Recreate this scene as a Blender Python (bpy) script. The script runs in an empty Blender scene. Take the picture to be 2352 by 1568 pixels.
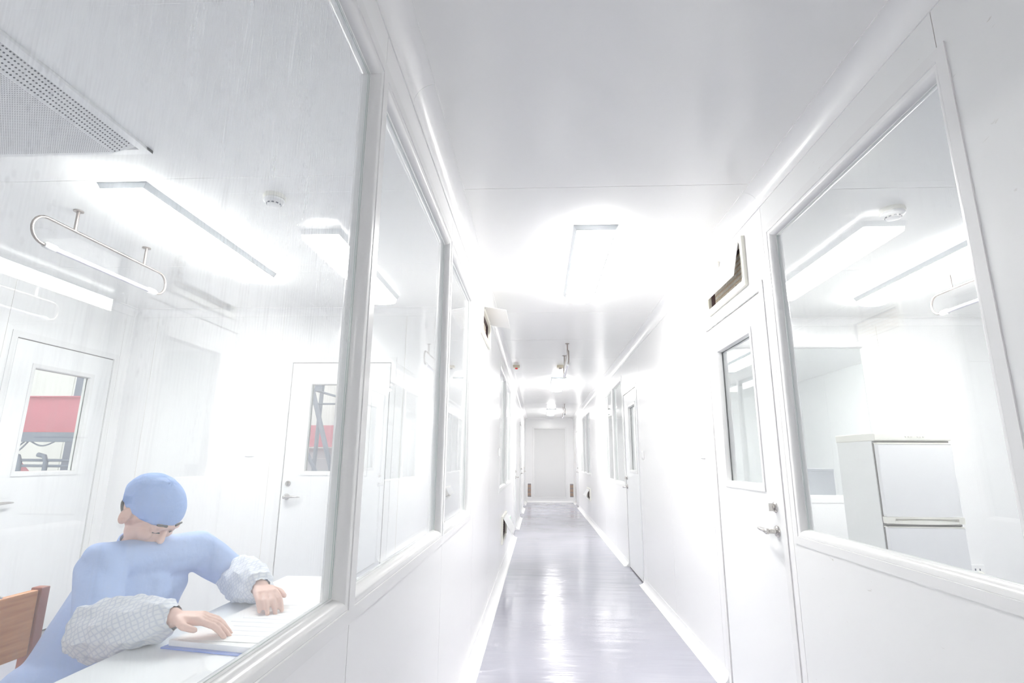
import bpy, bmesh, math, random
from mathutils import Vector, Matrix, noise
random.seed(7)
PI = math.pi
SC = bpy.context.scene
COL = SC.collection

# ------------------------------------------------------------------ camera
CAM_Z = 1.2415
def rows_from(yaw, pitch, roll):
    cy, sy = math.cos(yaw), math.sin(yaw)
    cp, sp = math.cos(pitch), math.sin(pitch)
    cr, sr = math.cos(roll), math.sin(roll)
    f = Vector((-sy * cp, cy * cp, sp)); r = Vector((cy, sy, 0)); d = -r.cross(f)
    return cr * r + sr * d, -sr * r + cr * d, f
r_, d_, f_ = rows_from(0.0510, 0.2190, -0.0070)
cam_data = bpy.data.cameras.new('camera'); cam = bpy.data.objects.new('camera', cam_data); COL.objects.link(cam)
cam_data.sensor_width = 36; cam_data.lens = 1224.165 / 2352 * 36; cam_data.clip_start = 0.02; cam_data.clip_end = 200
Mx = Matrix((( r_.x, -d_.x, -f_.x, 0), (r_.y, -d_.y, -f_.y, 0), (r_.z, -d_.z, -f_.z, CAM_Z), (0, 0, 0, 1)))
cam.matrix_world = Mx
SC.camera = cam

# ------------------------------------------------------------------ world, exposure
world = bpy.data.worlds.new('overcast'); SC.world = world; world.use_nodes = True
bg = world.node_tree.nodes['Background']
bg.inputs[0].default_value = (1.0, 0.99, 0.97, 1); bg.inputs[1].default_value = 0.75
SC.view_settings.view_transform = 'Standard'; SC.view_settings.look = 'None'
SC.view_settings.gamma = 1; SC.view_settings.use_curve_mapping = False
SC.view_settings.exposure = 1.24
LAMP = 20.0            # emission of the lamp covers
LAMP_SIDE = 25.0       # the lamps of the two side rooms
SC.cycles.max_bounces = 10; SC.cycles.diffuse_bounces = 6; SC.cycles.glossy_bounces = 4
SC.cycles.use_adaptive_sampling = True; SC.cycles.adaptive_threshold = 0.03
SC.cycles.transmission_bounces = 8; SC.cycles.transparent_max_bounces = 32
SC.cycles.sample_clamp_indirect = 6; SC.cycles.caustics_reflective = False; SC.cycles.caustics_refractive = False
SC.cycles.use_denoising = True; SC.cycles.use_light_tree = False

# ------------------------------------------------------------------ main dimensions
XL, XR = -0.436, 1.079       # corridor faces of the two partition walls
TH = 0.06                    # partition thickness
H = 2.534                    # ceiling height
YN, YE = -4.8, 16.85         # corridor ends
LX, LY = -3.62, 4.46         # left room: far side wall and back wall
RX, RY = 4.30, 4.92          # right room: far side wall and back partition

# ------------------------------------------------------------------ materials
def mat(name, col, rough=0.4, metal=0.0, spec=0.5, coat=0.0, emit=None, bump=None, var=None, transl=0):
    m = bpy.data.materials.new(name); m.use_nodes = True
    nt = m.node_tree; b = nt.nodes['Principled BSDF']
    b.inputs['Base Color'].default_value = (*col, 1); b.inputs['Roughness'].default_value = rough
    b.inputs['Metallic'].default_value = metal; b.inputs['Specular IOR Level'].default_value = spec
    b.inputs['Coat Weight'].default_value = coat; b.inputs['Coat Roughness'].default_value = 0.08
    tc = nt.nodes.new('ShaderNodeTexCoord')
    if var:   # (scale, amount)
        n = nt.nodes.new('ShaderNodeTexNoise'); n.inputs['Scale'].default_value = var[0]; n.inputs['Detail'].default_value = 4
        nt.links.new(tc.outputs['Object'], n.inputs['Vector'])
        mx = nt.nodes.new('ShaderNodeMix'); mx.data_type = 'RGBA'
        mx.inputs[6].default_value = (*[c * (1 - var[1]) for c in col], 1); mx.inputs[7].default_value = (*[min(1, c * (1 + var[1])) for c in col], 1)
        nt.links.new(n.outputs['Fac'], mx.inputs[0]); nt.links.new(mx.outputs[2], b.inputs['Base Color'])
    if bump:  # (scale, strength)
        n2 = nt.nodes.new('ShaderNodeTexNoise'); n2.inputs['Scale'].default_value = bump[0]; n2.inputs['Detail'].default_value = 3
        nt.links.new(tc.outputs['Object'], n2.inputs['Vector'])
        bp = nt.nodes.new('ShaderNodeBump'); bp.inputs['Strength'].default_value = bump[1]; bp.inputs['Distance'].default_value = 0.01
        nt.links.new(n2.outputs['Fac'], bp.inputs['Height']); nt.links.new(bp.outputs['Normal'], b.inputs['Normal'])
    if emit:
        b.inputs['Emission Color'].default_value = (*emit[0], 1); b.inputs['Emission Strength'].default_value = emit[1]
    return m

M = {}
M['wall'] = mat('painted steel panel', (0.86, 0.86, 0.862), 0.22, var=(0.7, 0.01), bump=(1.4, 0.02))
M['ceil'] = mat('ceiling panel', (0.90, 0.898, 0.892), 0.14, var=(0.5, 0.01), bump=(1.2, 0.012))
M['joint'] = mat('joint sealant', (0.62, 0.58, 0.50), 0.6, var=(9, 0.1))
M['frame'] = mat('white aluminium frame', (0.82, 0.82, 0.82), 0.22, var=(3, 0.01))
M['cove'] = mat('white cove', (0.88, 0.88, 0.88), 0.25, var=(3, 0.01))
M['door'] = mat('white door leaf', (0.85, 0.855, 0.86), 0.3, var=(1, 0.01))
M['gap'] = mat('dark rubber gasket', (0.16, 0.15, 0.14), 0.7, var=(12, 0.1))
M['chrome'] = mat('brushed steel', (0.62, 0.60, 0.58), 0.22, 1.0, var=(30, 0.08))
M['steel'] = mat('dull steel tube', (0.36, 0.32, 0.30), 0.3, 0.9, var=(30, 0.1))
M['cream'] = mat('cream plastic', (0.88, 0.87, 0.80), 0.4, var=(4, 0.02))
M['beige'] = mat('beige plastic box', (0.68, 0.62, 0.48), 0.5, var=(6, 0.04))
M['white'] = mat('white plastic', (0.87, 0.87, 0.87), 0.35, var=(4, 0.01))
M['brown'] = mat('dark brown duct edge', (0.10, 0.065, 0.07), 0.5, var=(14, 0.2))
M['mesh'] = mat('tan filter mesh', (0.70, 0.58, 0.44), 0.7, var=(40, 0.15))
M['bar'] = mat('pale grille bars', (0.88, 0.85, 0.78), 0.5, var=(10, 0.05))
M['louvre'] = mat('brown louvre', (0.46, 0.34, 0.27), 0.5, var=(18, 0.25))
M['louvre2'] = mat('grey louvre', (0.33, 0.31, 0.34), 0.5, var=(18, 0.2))
M['greydoor'] = mat('flat grey door sheet', (0.74, 0.74, 0.74), 0.5, var=(0.5, 0.005))
M['housing'] = mat('lamp housing', (0.60, 0.63, 0.66), 0.4, var=(4, 0.02))
M['hole'] = mat('perforation dark', (0.10, 0.11, 0.12), 0.8, var=(30, 0.2))
M['slot'] = mat('dark slot', (0.05, 0.06, 0.10), 0.7, var=(30, 0.2))
M['red'] = mat('red lens', (0.75, 0.04, 0.04), 0.3, var=(10, 0.1))
M['green'] = mat('green sign', (0.25, 0.62, 0.35), 0.5, var=(10, 0.1))
M['fridge'] = mat('fridge enamel', (0.86, 0.865, 0.88), 0.35, var=(2, 0.01), bump=(60, 0.05))
M['fridgeside'] = mat('fridge side', (0.83, 0.84, 0.83), 0.4, var=(2, 0.01))
M['desk'] = mat('white laminate desk', (0.84, 0.86, 0.87), 0.3, var=(3, 0.01))
M['deskleg'] = mat('grey steel leg', (0.6, 0.61, 0.62), 0.35, 0.3, var=(5, 0.03))
M['paper'] = mat('paper', (0.88, 0.88, 0.88), 0.8, var=(30, 0.02))
M['print'] = mat('faint print', (0.76, 0.77, 0.81), 0.8, var=(30, 0.05))
M['blue'] = mat('blue folder', (0.16, 0.27, 0.72), 0.35, var=(6, 0.05))
M['coverall'] = mat('pale blue coverall cloth', (0.44, 0.57, 0.88), 0.85, var=(6, 0.12), bump=(40, 0.25))
M['cap'] = mat('blue cap cloth', (0.32, 0.47, 0.83), 0.85, var=(9, 0.12), bump=(50, 0.3))
M['skin'] = mat('skin', (0.80, 0.52, 0.42), 0.5, var=(14, 0.08))
M['hair'] = mat('dark hair', (0.03, 0.025, 0.02), 0.5, var=(40, 0.3))
M['lips'] = mat('lips', (0.60, 0.25, 0.22), 0.4, var=(20, 0.1))
M['redbeam'] = mat('red painted steel', (0.62, 0.14, 0.20), 0.45, var=(3, 0.15))
M['hallsteel'] = mat('blue grey steel', (0.20, 0.23, 0.30), 0.5, 0.2, var=(4, 0.15))
M['hallpanel'] = mat('hall cladding', (0.80, 0.80, 0.78), 0.5, var=(1.5, 0.06))
M['hallfloor'] = mat('hall concrete', (0.45, 0.45, 0.46), 0.6, var=(2, 0.1))
M['greybox'] = mat('grey box', (0.52, 0.53, 0.58), 0.5, var=(5, 0.06))
M['chairfab'] = mat('plum grey upholstery', (0.30, 0.22, 0.26), 0.8, var=(30, 0.15))
M['darkred'] = mat('red brown chair frame', (0.40, 0.13, 0.09), 0.45, var=(8, 0.15))
M['tube'] = mat('glass lamp tube', (0.62, 0.61, 0.70), 0.15, var=(8, 0.02))
M['lamp'] = mat('lamp cover', (0.9, 0.9, 0.9), 0.4, emit=((1.0, 0.985, 0.955), LAMP), var=(3, 0.01))
M['lampside'] = mat('side room lamp cover', (0.9, 0.9, 0.9), 0.4, emit=((1.0, 0.99, 0.965), LAMP_SIDE), var=(3, 0.01))

def wood_mat():
    m = mat('orange brown wood', (0.62, 0.30, 0.12), 0.4)
    nt = m.node_tree; b = nt.nodes['Principled BSDF']
    tc = nt.nodes.new('ShaderNodeTexCoord'); mp = nt.nodes.new('ShaderNodeMapping'); mp.inputs['Scale'].default_value = (4, 1.5, 24)
    n = nt.nodes.new('ShaderNodeTexNoise'); n.inputs['Scale'].default_value = 3; n.inputs['Detail'].default_value = 6
    r = nt.nodes.new('ShaderNodeValToRGB'); r.color_ramp.elements[0].position = 0.3; r.color_ramp.elements[0].color = (0.66, 0.24, 0.07, 1)
    r.color_ramp.elements[1].position = 0.7; r.color_ramp.elements[1].color = (0.86, 0.38, 0.13, 1)
    nt.links.new(tc.outputs['Object'], mp.inputs[0]); nt.links.new(mp.outputs[0], n.inputs[0]); nt.links.new(n.outputs['Fac'], r.inputs[0]); nt.links.new(r.outputs[0], b.inputs['Base Color'])
    return m
M['wood'] = wood_mat()

def gauze_mat():      # white checked sleeve cloth
    m = mat('white checked gauze', (0.80, 0.82, 0.85), 0.85)
    nt = m.node_tree; b = nt.nodes['Principled BSDF']
    tc = nt.nodes.new('ShaderNodeTexCoord')
    outs = []
    for d in ('X', 'Z'):
        mp = nt.nodes.new('ShaderNodeMapping'); mp.inputs['Rotation'].default_value = (0.4, 0.5, 0.3)
        w = nt.nodes.new('ShaderNodeTexWave'); w.bands_direction = d; w.inputs['Scale'].default_value = 26; w.inputs['Distortion'].default_value = 0.8
        nt.links.new(tc.outputs['Object'], mp.inputs[0]); nt.links.new(mp.outputs[0], w.inputs[0])
        t = nt.nodes.new('ShaderNodeMath'); t.operation = 'POWER'; t.inputs[1].default_value = 5; nt.links.new(w.outputs['Fac'], t.inputs[0]); outs.append(t)
    a = nt.nodes.new('ShaderNodeMath'); a.operation = 'MAXIMUM'; nt.links.new(outs[0].outputs[0], a.inputs[0]); nt.links.new(outs[1].outputs[0], a.inputs[1])
    mx = nt.nodes.new('ShaderNodeMix'); mx.data_type = 'RGBA'; mx.inputs[6].default_value = (0.80, 0.82, 0.86, 1); mx.inputs[7].default_value = (0.62, 0.66, 0.75, 1)
    nt.links.new(a.outputs[0], mx.inputs[0]); nt.links.new(mx.outputs[2], b.inputs['Base Color'])
    return m
M['gauze'] = gauze_mat()

def floor_mat():
    m = mat('grey epoxy floor', (0.56, 0.56, 0.62), 0.15)
    nt = m.node_tree; b = nt.nodes['Principled BSDF']
    tc = nt.nodes.new('ShaderNodeTexCoord')
    n = nt.nodes.new('ShaderNodeTexNoise'); n.inputs['Scale'].default_value = 1.3; n.inputs['Detail'].default_value = 1.5
    nt.links.new(tc.outputs['Object'], n.inputs[0])
    r = nt.nodes.new('ShaderNodeValToRGB'); r.color_ramp.elements[0].position = 0.3; r.color_ramp.elements[0].color = (0.375, 0.375, 0.435, 1)
    r.color_ramp.elements[1].position = 0.75; r.color_ramp.elements[1].color = (0.43, 0.43, 0.495, 1)
    nt.links.new(n.outputs['Fac'], r.inputs[0]); nt.links.new(r.outputs[0], b.inputs['Base Color'])
    # trowel marks: roughness patches and long soft waves
    n2 = nt.nodes.new('ShaderNodeTexNoise'); n2.inputs['Scale'].default_value = 1.6; n2.inputs['Detail'].default_value = 1
    nt.links.new(tc.outputs['Object'], n2.inputs[0])
    mr = nt.nodes.new('ShaderNodeMapRange'); mr.inputs[1].default_value = 0.35; mr.inputs[2].default_value = 0.7; mr.inputs[3].default_value = 0.12; mr.inputs[4].default_value = 0.20
    nt.links.new(n2.outputs['Fac'], mr.inputs[0]); nt.links.new(mr.outputs[0], b.inputs['Roughness'])
    n3 = nt.nodes.new('ShaderNodeTexNoise'); n3.inputs['Scale'].default_value = 2.2; n3.inputs['Detail'].default_value = 2.5
    mp = nt.nodes.new('ShaderNodeMapping'); mp.inputs['Scale'].default_value = (0.8, 3.6, 1)
    nt.links.new(tc.outputs['Object'], mp.inputs[0]); nt.links.new(mp.outputs[0], n3.inputs[0])
    bp = nt.nodes.new('ShaderNodeBump'); bp.inputs['Strength'].default_value = 0.22; bp.inputs['Distance'].default_value = 0.02
    nt.links.new(n3.outputs['Fac'], bp.inputs['Height']); nt.links.new(bp.outputs['Normal'], b.inputs['Normal'])
    return m
M['floor'] = floor_mat()

def scuffed_wall():
    m = mat('scuffed steel panel', (0.84, 0.845, 0.845), 0.26)
    nt = m.node_tree; b = nt.nodes['Principled BSDF']
    tc = nt.nodes.new('ShaderNodeTexCoord'); mp = nt.nodes.new('ShaderNodeMapping'); mp.inputs['Scale'].default_value = (1, 5, 17); mp.inputs['Rotation'].default_value = (0.35, 0, 0)
    n = nt.nodes.new('ShaderNodeTexNoise'); n.inputs['Scale'].default_value = 4; n.inputs['Detail'].default_value = 7; n.inputs['Distortion'].default_value = 0.6
    r = nt.nodes.new('ShaderNodeValToRGB'); r.color_ramp.elements[0].position = 0.70; r.color_ramp.elements[0].color = (0.84, 0.845, 0.845, 1)
    r.color_ramp.elements[1].position = 0.76; r.color_ramp.elements[1].color = (0.66, 0.65, 0.62, 1)
    nt.links.new(tc.outputs['Object'], mp.inputs[0]); nt.links.new(mp.outputs[0], n.inputs[0]); nt.links.new(n.outputs['Fac'], r.inputs[0]); nt.links.new(r.outputs[0], b.inputs['Base Color'])
    return m
M['scuff'] = scuffed_wall()

def glass_mat(name, dirt=0.0, base=0.0, streak=False, tint=(0.975, 0.99, 0.985)):
    """window glass: clear with a Fresnel reflection on each face; dirt is a thin pale film with dried runs and drops"""
    m = bpy.data.materials.new(name); m.use_nodes = True; nt = m.node_tree; nt.nodes.clear()
    out = nt.nodes.new('ShaderNodeOutputMaterial')
    tr = nt.nodes.new('ShaderNodeBsdfTransparent'); tr.inputs[0].default_value = (*tint, 1)
    gl = nt.nodes.new('ShaderNodeBsdfGlossy'); gl.inputs['Roughness'].default_value = 0.0; gl.inputs[0].default_value = (1, 1, 1, 1)
    fr = nt.nodes.new('ShaderNodeFresnel'); fr.inputs['IOR'].default_value = 1.5
    geo = nt.nodes.new('ShaderNodeNewGeometry')
    # both faces act as air-to-glass, whichever side is looked at
    io = nt.nodes.new('ShaderNodeMapRange'); io.inputs[3].default_value = 1.5; io.inputs[4].default_value = 1 / 1.5
    nt.links.new(geo.outputs['Backfacing'], io.inputs[0]); nt.links.new(io.outputs[0], fr.inputs['IOR'])
    mix = nt.nodes.new('ShaderNodeMixShader'); nt.links.new(fr.outputs[0], mix.inputs[0]); nt.links.new(tr.outputs[0], mix.inputs[1]); nt.links.new(gl.outputs[0], mix.inputs[2])
    last = mix
    if dirt or base:
        tc = nt.nodes.new('ShaderNodeTexCoord')
        def noise_n(scale, detail, sc3, dist=0.0):
            mp = nt.nodes.new('ShaderNodeMapping'); mp.inputs['Scale'].default_value = sc3
            n = nt.nodes.new('ShaderNodeTexNoise'); n.inputs['Scale'].default_value = scale; n.inputs['Detail'].default_value = detail; n.inputs['Distortion'].default_value = dist
            nt.links.new(tc.outputs['Object'], mp.inputs[0]); nt.links.new(mp.outputs[0], n.inputs[0]); return n.outputs['Fac']
        def rng(src, a, b_, c, d):
            r = nt.nodes.new('ShaderNodeMapRange'); r.inputs[1].default_value = a; r.inputs[2].default_value = b_; r.inputs[3].default_value = c; r.inputs[4].default_value = d
            nt.links.new(src, r.inputs[0]); return r.outputs[0]
        def op(kind, a, b_):
            o = nt.nodes.new('ShaderNodeMath'); o.operation = kind
            for i, v in enumerate((a, b_)):
                if isinstance(v, (int, float)): o.inputs[i].default_value = v
                else: nt.links.new(v, o.inputs[i])
            return o.outputs[0]
        runs = rng(noise_n(7, 3, (1, 16, 0.7), 0.5), 0.55, 0.72, 0, 1)
        fine = rng(noise_n(22, 4, (1, 9, 0.9), 0.3), 0.52, 0.75, 0, 0.7)
        vo = nt.nodes.new('ShaderNodeTexVoronoi'); vo.inputs['Scale'].default_value = 75
        mpv = nt.nodes.new('ShaderNodeMapping'); mpv.inputs['Scale'].default_value = (1, 1.35, 0.75)
        nt.links.new(tc.outputs['Object'], mpv.inputs[0]); nt.links.new(mpv.outputs[0], vo.inputs[0])
        drops = rng(vo.outputs['Distance'], 0.20, 0.32, 0.9, 0)
        keep = rng(noise_n(9, 3, (1, 1.5, 0.5)), 0.52, 0.6, 0, 1)
        drops = op('MULTIPLY', drops, keep)
        patch = rng(noise_n(1.3, 3, (1, 1, 0.8)), 0.38, 0.62, 0.3, 1)
        sx = nt.nodes.new('ShaderNodeSeparateXYZ'); nt.links.new(tc.outputs['Object'], sx.inputs[0])
        patch = op('MULTIPLY', patch, rng(sx.outputs['Z'], 0.35, 0.85, 0.12, 1.0))      # the dried splashes are on the upper half
        tot = op('MULTIPLY', op('MAXIMUM', op('MAXIMUM', runs, fine), drops), patch)
        fac = op('ADD', op('MULTIPLY', tot, dirt), base)
        df = nt.nodes.new('ShaderNodeBsdfTranslucent'); df.inputs[0].default_value = (0.96, 0.975, 1.0, 1)
        df2 = nt.nodes.new('ShaderNodeBsdfDiffuse'); df2.inputs[0].default_value = (0.96, 0.975, 1.0, 1)
        m2 = nt.nodes.new('ShaderNodeMixShader'); m2.inputs[0].default_value = 0.5
        nt.links.new(df.outputs[0], m2.inputs[1]); nt.links.new(df2.outputs[0], m2.inputs[2])
        m3 = nt.nodes.new('ShaderNodeMixShader'); nt.links.new(fac, m3.inputs[0]); nt.links.new(last.outputs[0], m3.inputs[1]); nt.links.new(m2.outputs[0], m3.inputs[2])
        last = m3
    nt.links.new(last.outputs[0], out.inputs[0])
    return m
M['glass'] = glass_mat('clean glass', 0.0, 0.02)
M['glass_streak'] = glass_mat('streaked glass', 0.30, 0.04)
M['glass_haze'] = glass_mat('lightly streaked glass', 0.07, 0.03)
M['glassedge'] = mat('green glass edge', (0.30, 0.48, 0.42), 0.2, var=(5, 0.1))

# ------------------------------------------------------------------ mesh helpers
class MB:
    def __init__(s): s.v = []; s.f = []; s.m = []
    def add(s, vs, fs, mi=0):
        o = len(s.v); s.v += [tuple(v) for v in vs]; s.f += [tuple(i + o for i in f) for f in fs]; s.m += [mi] * len(fs)
    def box(s, x0, x1, y0, y1, z0, z1, mi=0):
        v = [(x, y, z) for x in (x0, x1) for y in (y0, y1) for z in (z0, z1)]
        s.add(v, [(0, 1, 3, 2), (4, 6, 7, 5), (0, 4, 5, 1), (2, 3, 7, 6), (0, 2, 6, 4), (1, 5, 7, 3)], mi)
    def prism(s, pts, a, b, axis='x', mi=0):   # pts in the other two axes
        def P(t, p):
            return (t, p[0], p[1]) if axis == 'x' else ((p[0], t, p[1]) if axis == 'y' else (p[0], p[1], t))
        n = len(pts); vs = [P(a, p) for p in pts] + [P(b, p) for p in pts]
        fs = [tuple(range(n)), tuple(range(2 * n - 1, n - 1, -1))] + [(i, (i + 1) % n, n + (i + 1) % n, n + i) for i in range(n)]
        s.add(vs, fs, mi)
    def tube(s, pts, r, n=10, cap=True, mi=0):
        pts = [Vector(p) for p in pts]; rs = r if isinstance(r, (list, tuple)) else [r] * len(pts)
        t0 = (pts[1] - pts[0]).normalized(); up = Vector((0, 0, 1)) if abs(t0.z) < 0.9 else Vector((1, 0, 0))
        nrm = t0.cross(up).normalized(); rings = []
        for i, p in enumerate(pts):
            t = ((pts[min(i + 1, len(pts) - 1)] - pts[max(i - 1, 0)])).normalized()
            nrm = (nrm - t * nrm.dot(t)).normalized(); bn = t.cross(nrm)
            rings.append([p + (nrm * math.cos(2 * PI * k / n) + bn * math.sin(2 * PI * k / n)) * rs[i] for k in range(n)])
        vs = [v for rg in rings for v in rg]; fs = []
        for i in range(len(rings) - 1):
            for k in range(n): fs.append((i * n + k, i * n + (k + 1) % n, (i + 1) * n + (k + 1) % n, (i + 1) * n + k))
        if cap: fs += [tuple(range(n - 1, -1, -1)), tuple((len(rings) - 1) * n + k for k in range(n))]
        s.add(vs, fs, mi)
    def lathe(s, prof, c, n=24, axis='z', mi=0, mat4=None):   # prof: (r, h)
        vs = []; fs = []
        for r, h in prof:
            for k in range(n):
                a = 2 * PI * k / n; p = (r * math.cos(a), r * math.sin(a), h)
                if axis == 'x': p = (h, p[0], p[1])
                elif axis == 'y': p = (p[0], h, p[1])
                v = Vector(p)
                if mat4: v = mat4 @ v
                vs.append(v + Vector(c))
        for i in range(len(prof) - 1):
            for k in range(n): fs.append((i * n + k, i * n + (k + 1) % n, (i + 1) * n + (k + 1) % n, (i + 1) * n + k))
        fs += [tuple(range(n - 1, -1, -1)), tuple((len(prof) - 1) * n + k for k in range(n))]
        s.add(vs, fs, mi)
    def build(s, name, mats, parent=None, smooth=False, bevel=0.0, loc=None):
        me = bpy.data.meshes.new(name); me.from_pydata(s.v, [], s.f)
        mats = mats if isinstance(mats, (list, tuple)) else [mats]
        for m in mats: me.materials.append(m)
        me.polygons.foreach_set('material_index', s.m)
        bm = bmesh.new(); bm.from_mesh(me)
        bmesh.ops.remove_doubles(bm, verts=bm.verts, dist=1e-6)
        bmesh.ops.recalc_face_normals(bm, faces=bm.faces)
        if bevel:
            es = [e for e in bm.edges if len(e.link_faces) == 2 and e.calc_face_angle(0) > 0.5]
            bmesh.ops.bevel(bm, geom=es, offset=bevel, segments=2, profile=0.5, affect='EDGES', clamp_overlap=True)
        bm.to_mesh(me); bm.free()
        if smooth:
            me.polygons.foreach_set('use_smooth', [True] * len(me.polygons))
            me.set_sharp_from_angle(angle=math.radians(38))
        o = bpy.data.objects.new(name, me); COL.objects.link(o)
        if parent: o.parent = parent; 
        return o

def empty(name, loc=(0, 0, 0), kind=None):
    o = bpy.data.objects.new(name, None); COL.objects.link(o); o.location = loc; o.empty_display_size = 0.1
    if kind: o['kind'] = kind
    return o
def tag(o, label, cat, group=None):
    o['label'] = label; o['category'] = cat
    if group: o['group'] = group
    return o
def rebase(root, kids=None):
    """parts were modelled in world coordinates: keep them there under a root that stands at the thing's base"""
    bpy.context.view_layer.update()
def part(mb, name, m, root, **k):
    """mesh modelled in world coordinates, shifted so that it sits right under its root"""
    base = Vector((0, 0, 0)); p = root
    while p is not None: base += p.location; p = p.parent
    mb.v = [tuple(Vector(v) - base) for v in mb.v]
    return mb.build(name, m, root, **k)

class Plane:
    """a wall plane: along-wall coordinate a, height z, outward distance v"""
    def __init__(s, axis, c, n): s.axis, s.c, s.n = axis, c, n
    def P(s, a, z, v): return (s.c + s.n * v, a, z) if s.axis == 'x' else (a, s.c + s.n * v, z)
    def box(s, mb, a0, a1, z0, z1, v0, v1, mi=0):
        p, q = s.P(a0, z0, v0), s.P(a1, z1, v1)
        mb.box(min(p[0], q[0]), max(p[0], q[0]), min(p[1], q[1]), max(p[1], q[1]), min(p[2], q[2]), max(p[2], q[2]), mi)
    def flip(s, t): return Plane(s.axis, s.c - s.n * t, -s.n)      # the other face of a wall t thick

def ring(mb, pl, a0, a1, z0, z1, prof, flats):
    """mitred rectangular moulding. prof: (u, v) with u the inset; flats = (low a, high a, bottom, top) added once u > 0"""
    rings = []
    for u, v in prof:
        e = [0 if u == 0 else f + u for f in flats]
        rings.append([pl.P(a0 + e[0], z0 + e[2], v), pl.P(a1 - e[1], z0 + e[2], v), pl.P(a1 - e[1], z1 - e[3], v), pl.P(a0 + e[0], z1 - e[3], v)])
    vs = [p for r in rings for p in r]; fs = []
    for i in range(len(rings) - 1):
        for k in range(4): fs.append((i * 4 + k, i * 4 + (k + 1) % 4, (i + 1) * 4 + (k + 1) % 4, (i + 1) * 4 + k))
    mb.add(vs, fs)

R_M = 0.030
def moulding(flat=0.0, r=R_M):
    p = [(0, 0.0), (0, 0.004), (1e-6, 0.004), (0.0015, 0.001)]
    for k in range(0, 9):     # rounded bead falling to the glass
        a = PI / 2 * k / 8
        p.append((0.003 + r * 0.85 * math.sin(a), 0.004 - (r - 0.002) * (1 - math.cos(a)) - 0.002))
    p += [(0.003 + r * 0.95, -r + 0.002), (0.003 + r, -r + 0.001), (0.003 + r, -r - 0.001)]
    return p

def window(name, pl, a0, a1, z0, z1, mulls, glass, th=TH, fo=0.035, fm=0.019, r=R_M, glasses=None):
    """frame on both faces of the wall, one ring round each pane, panes as thin glass boxes"""
    w = empty(name, pl.P((a0 + a1) / 2, z0, -th / 2), 'structure')
    cuts = [a0] + mulls + [a1]; back = pl.flip(th)
    for i in range(len(cuts) - 1):
        f = (fo if i == 0 else fm, fo if i == len(cuts) - 2 else fm, fo * 0.9, fo)
        mb = MB()
        for p in (pl, back): ring(mb, p, cuts[i], cuts[i + 1], z0, z1, moulding(r=r), f)
        fr = part(mb, 'frame', M['frame'], w, smooth=True)
        g = MB(); e = r + 0.002
        pl.box(g, cuts[i] + f[0] + e, cuts[i + 1] - f[1] - e, z0 + f[2] + e, z1 - f[3] - e, -th / 2 - 0.0025, -th / 2 + 0.0025)
        gm = glasses[i] if glasses else glass
        pane = part(g, 'pane', [gm, M['glassedge']], w)
        for poly in pane.data.polygons:      # the narrow edge faces are green
            ax = 0 if pl.axis == 'x' else 1
            if abs(poly.normal[ax]) < 0.5: poly.material_index = 1
    return w

def wall(name, pl, a0, a1, openings, seams, th=TH, h=H, material=None, special=None, root=None):
    """steel panels with recessed joints; openings = (a0, a1, z0, z1)"""
    w = root or empty(name, pl.P((a0 + a1) / 2, 0, -th / 2), 'structure')
    seams = sorted(x for x in seams if a0 + 0.05 < x < a1 - 0.05)
    cuts = [a0] + seams + [a1]; g = 0.0016
    def free(x0, x1):
        z = [(0, h)]
        for o in openings:
            if o[0] < x1 - 1e-5 and o[1] > x0 + 1e-5:
                nz = []
                for b, t in z:
                    if o[3] <= b or o[2] >= t: nz.append((b, t)); continue
                    if o[2] > b: nz.append((b, o[2]))
                    if o[3] < t: nz.append((o[3], t))
                z = nz
        return z
    for i in range(len(cuts) - 1):
        s0, s1 = cuts[i] + (g if i else 0), cuts[i + 1] - (g if i < len(cuts) - 2 else 0)
        xs = sorted({s0, s1} | {x for o in openings for x in o[:2] if s0 < x < s1})
        mb = MB(); n = 0
        for x0, x1 in zip(xs[:-1], xs[1:]):
            for b, t in free(x0, x1):
                if t - b > 0.003: pl.box(mb, x0, x1, b, t, -th, 0); n += 1
        if n: part(mb, 'panel', (special or {}).get(i, material or M['wall']), w)
    for x in seams:
        mb = MB(); n = 0
        for b, t in free(x - g, x + g):
            if t - b > 0.003: pl.box(mb, x - g, x + g, b, t, -th + 0.002, -0.002); n += 1
        if n: part(mb, 'joint_strip', M['joint'], w)
    return w

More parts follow.
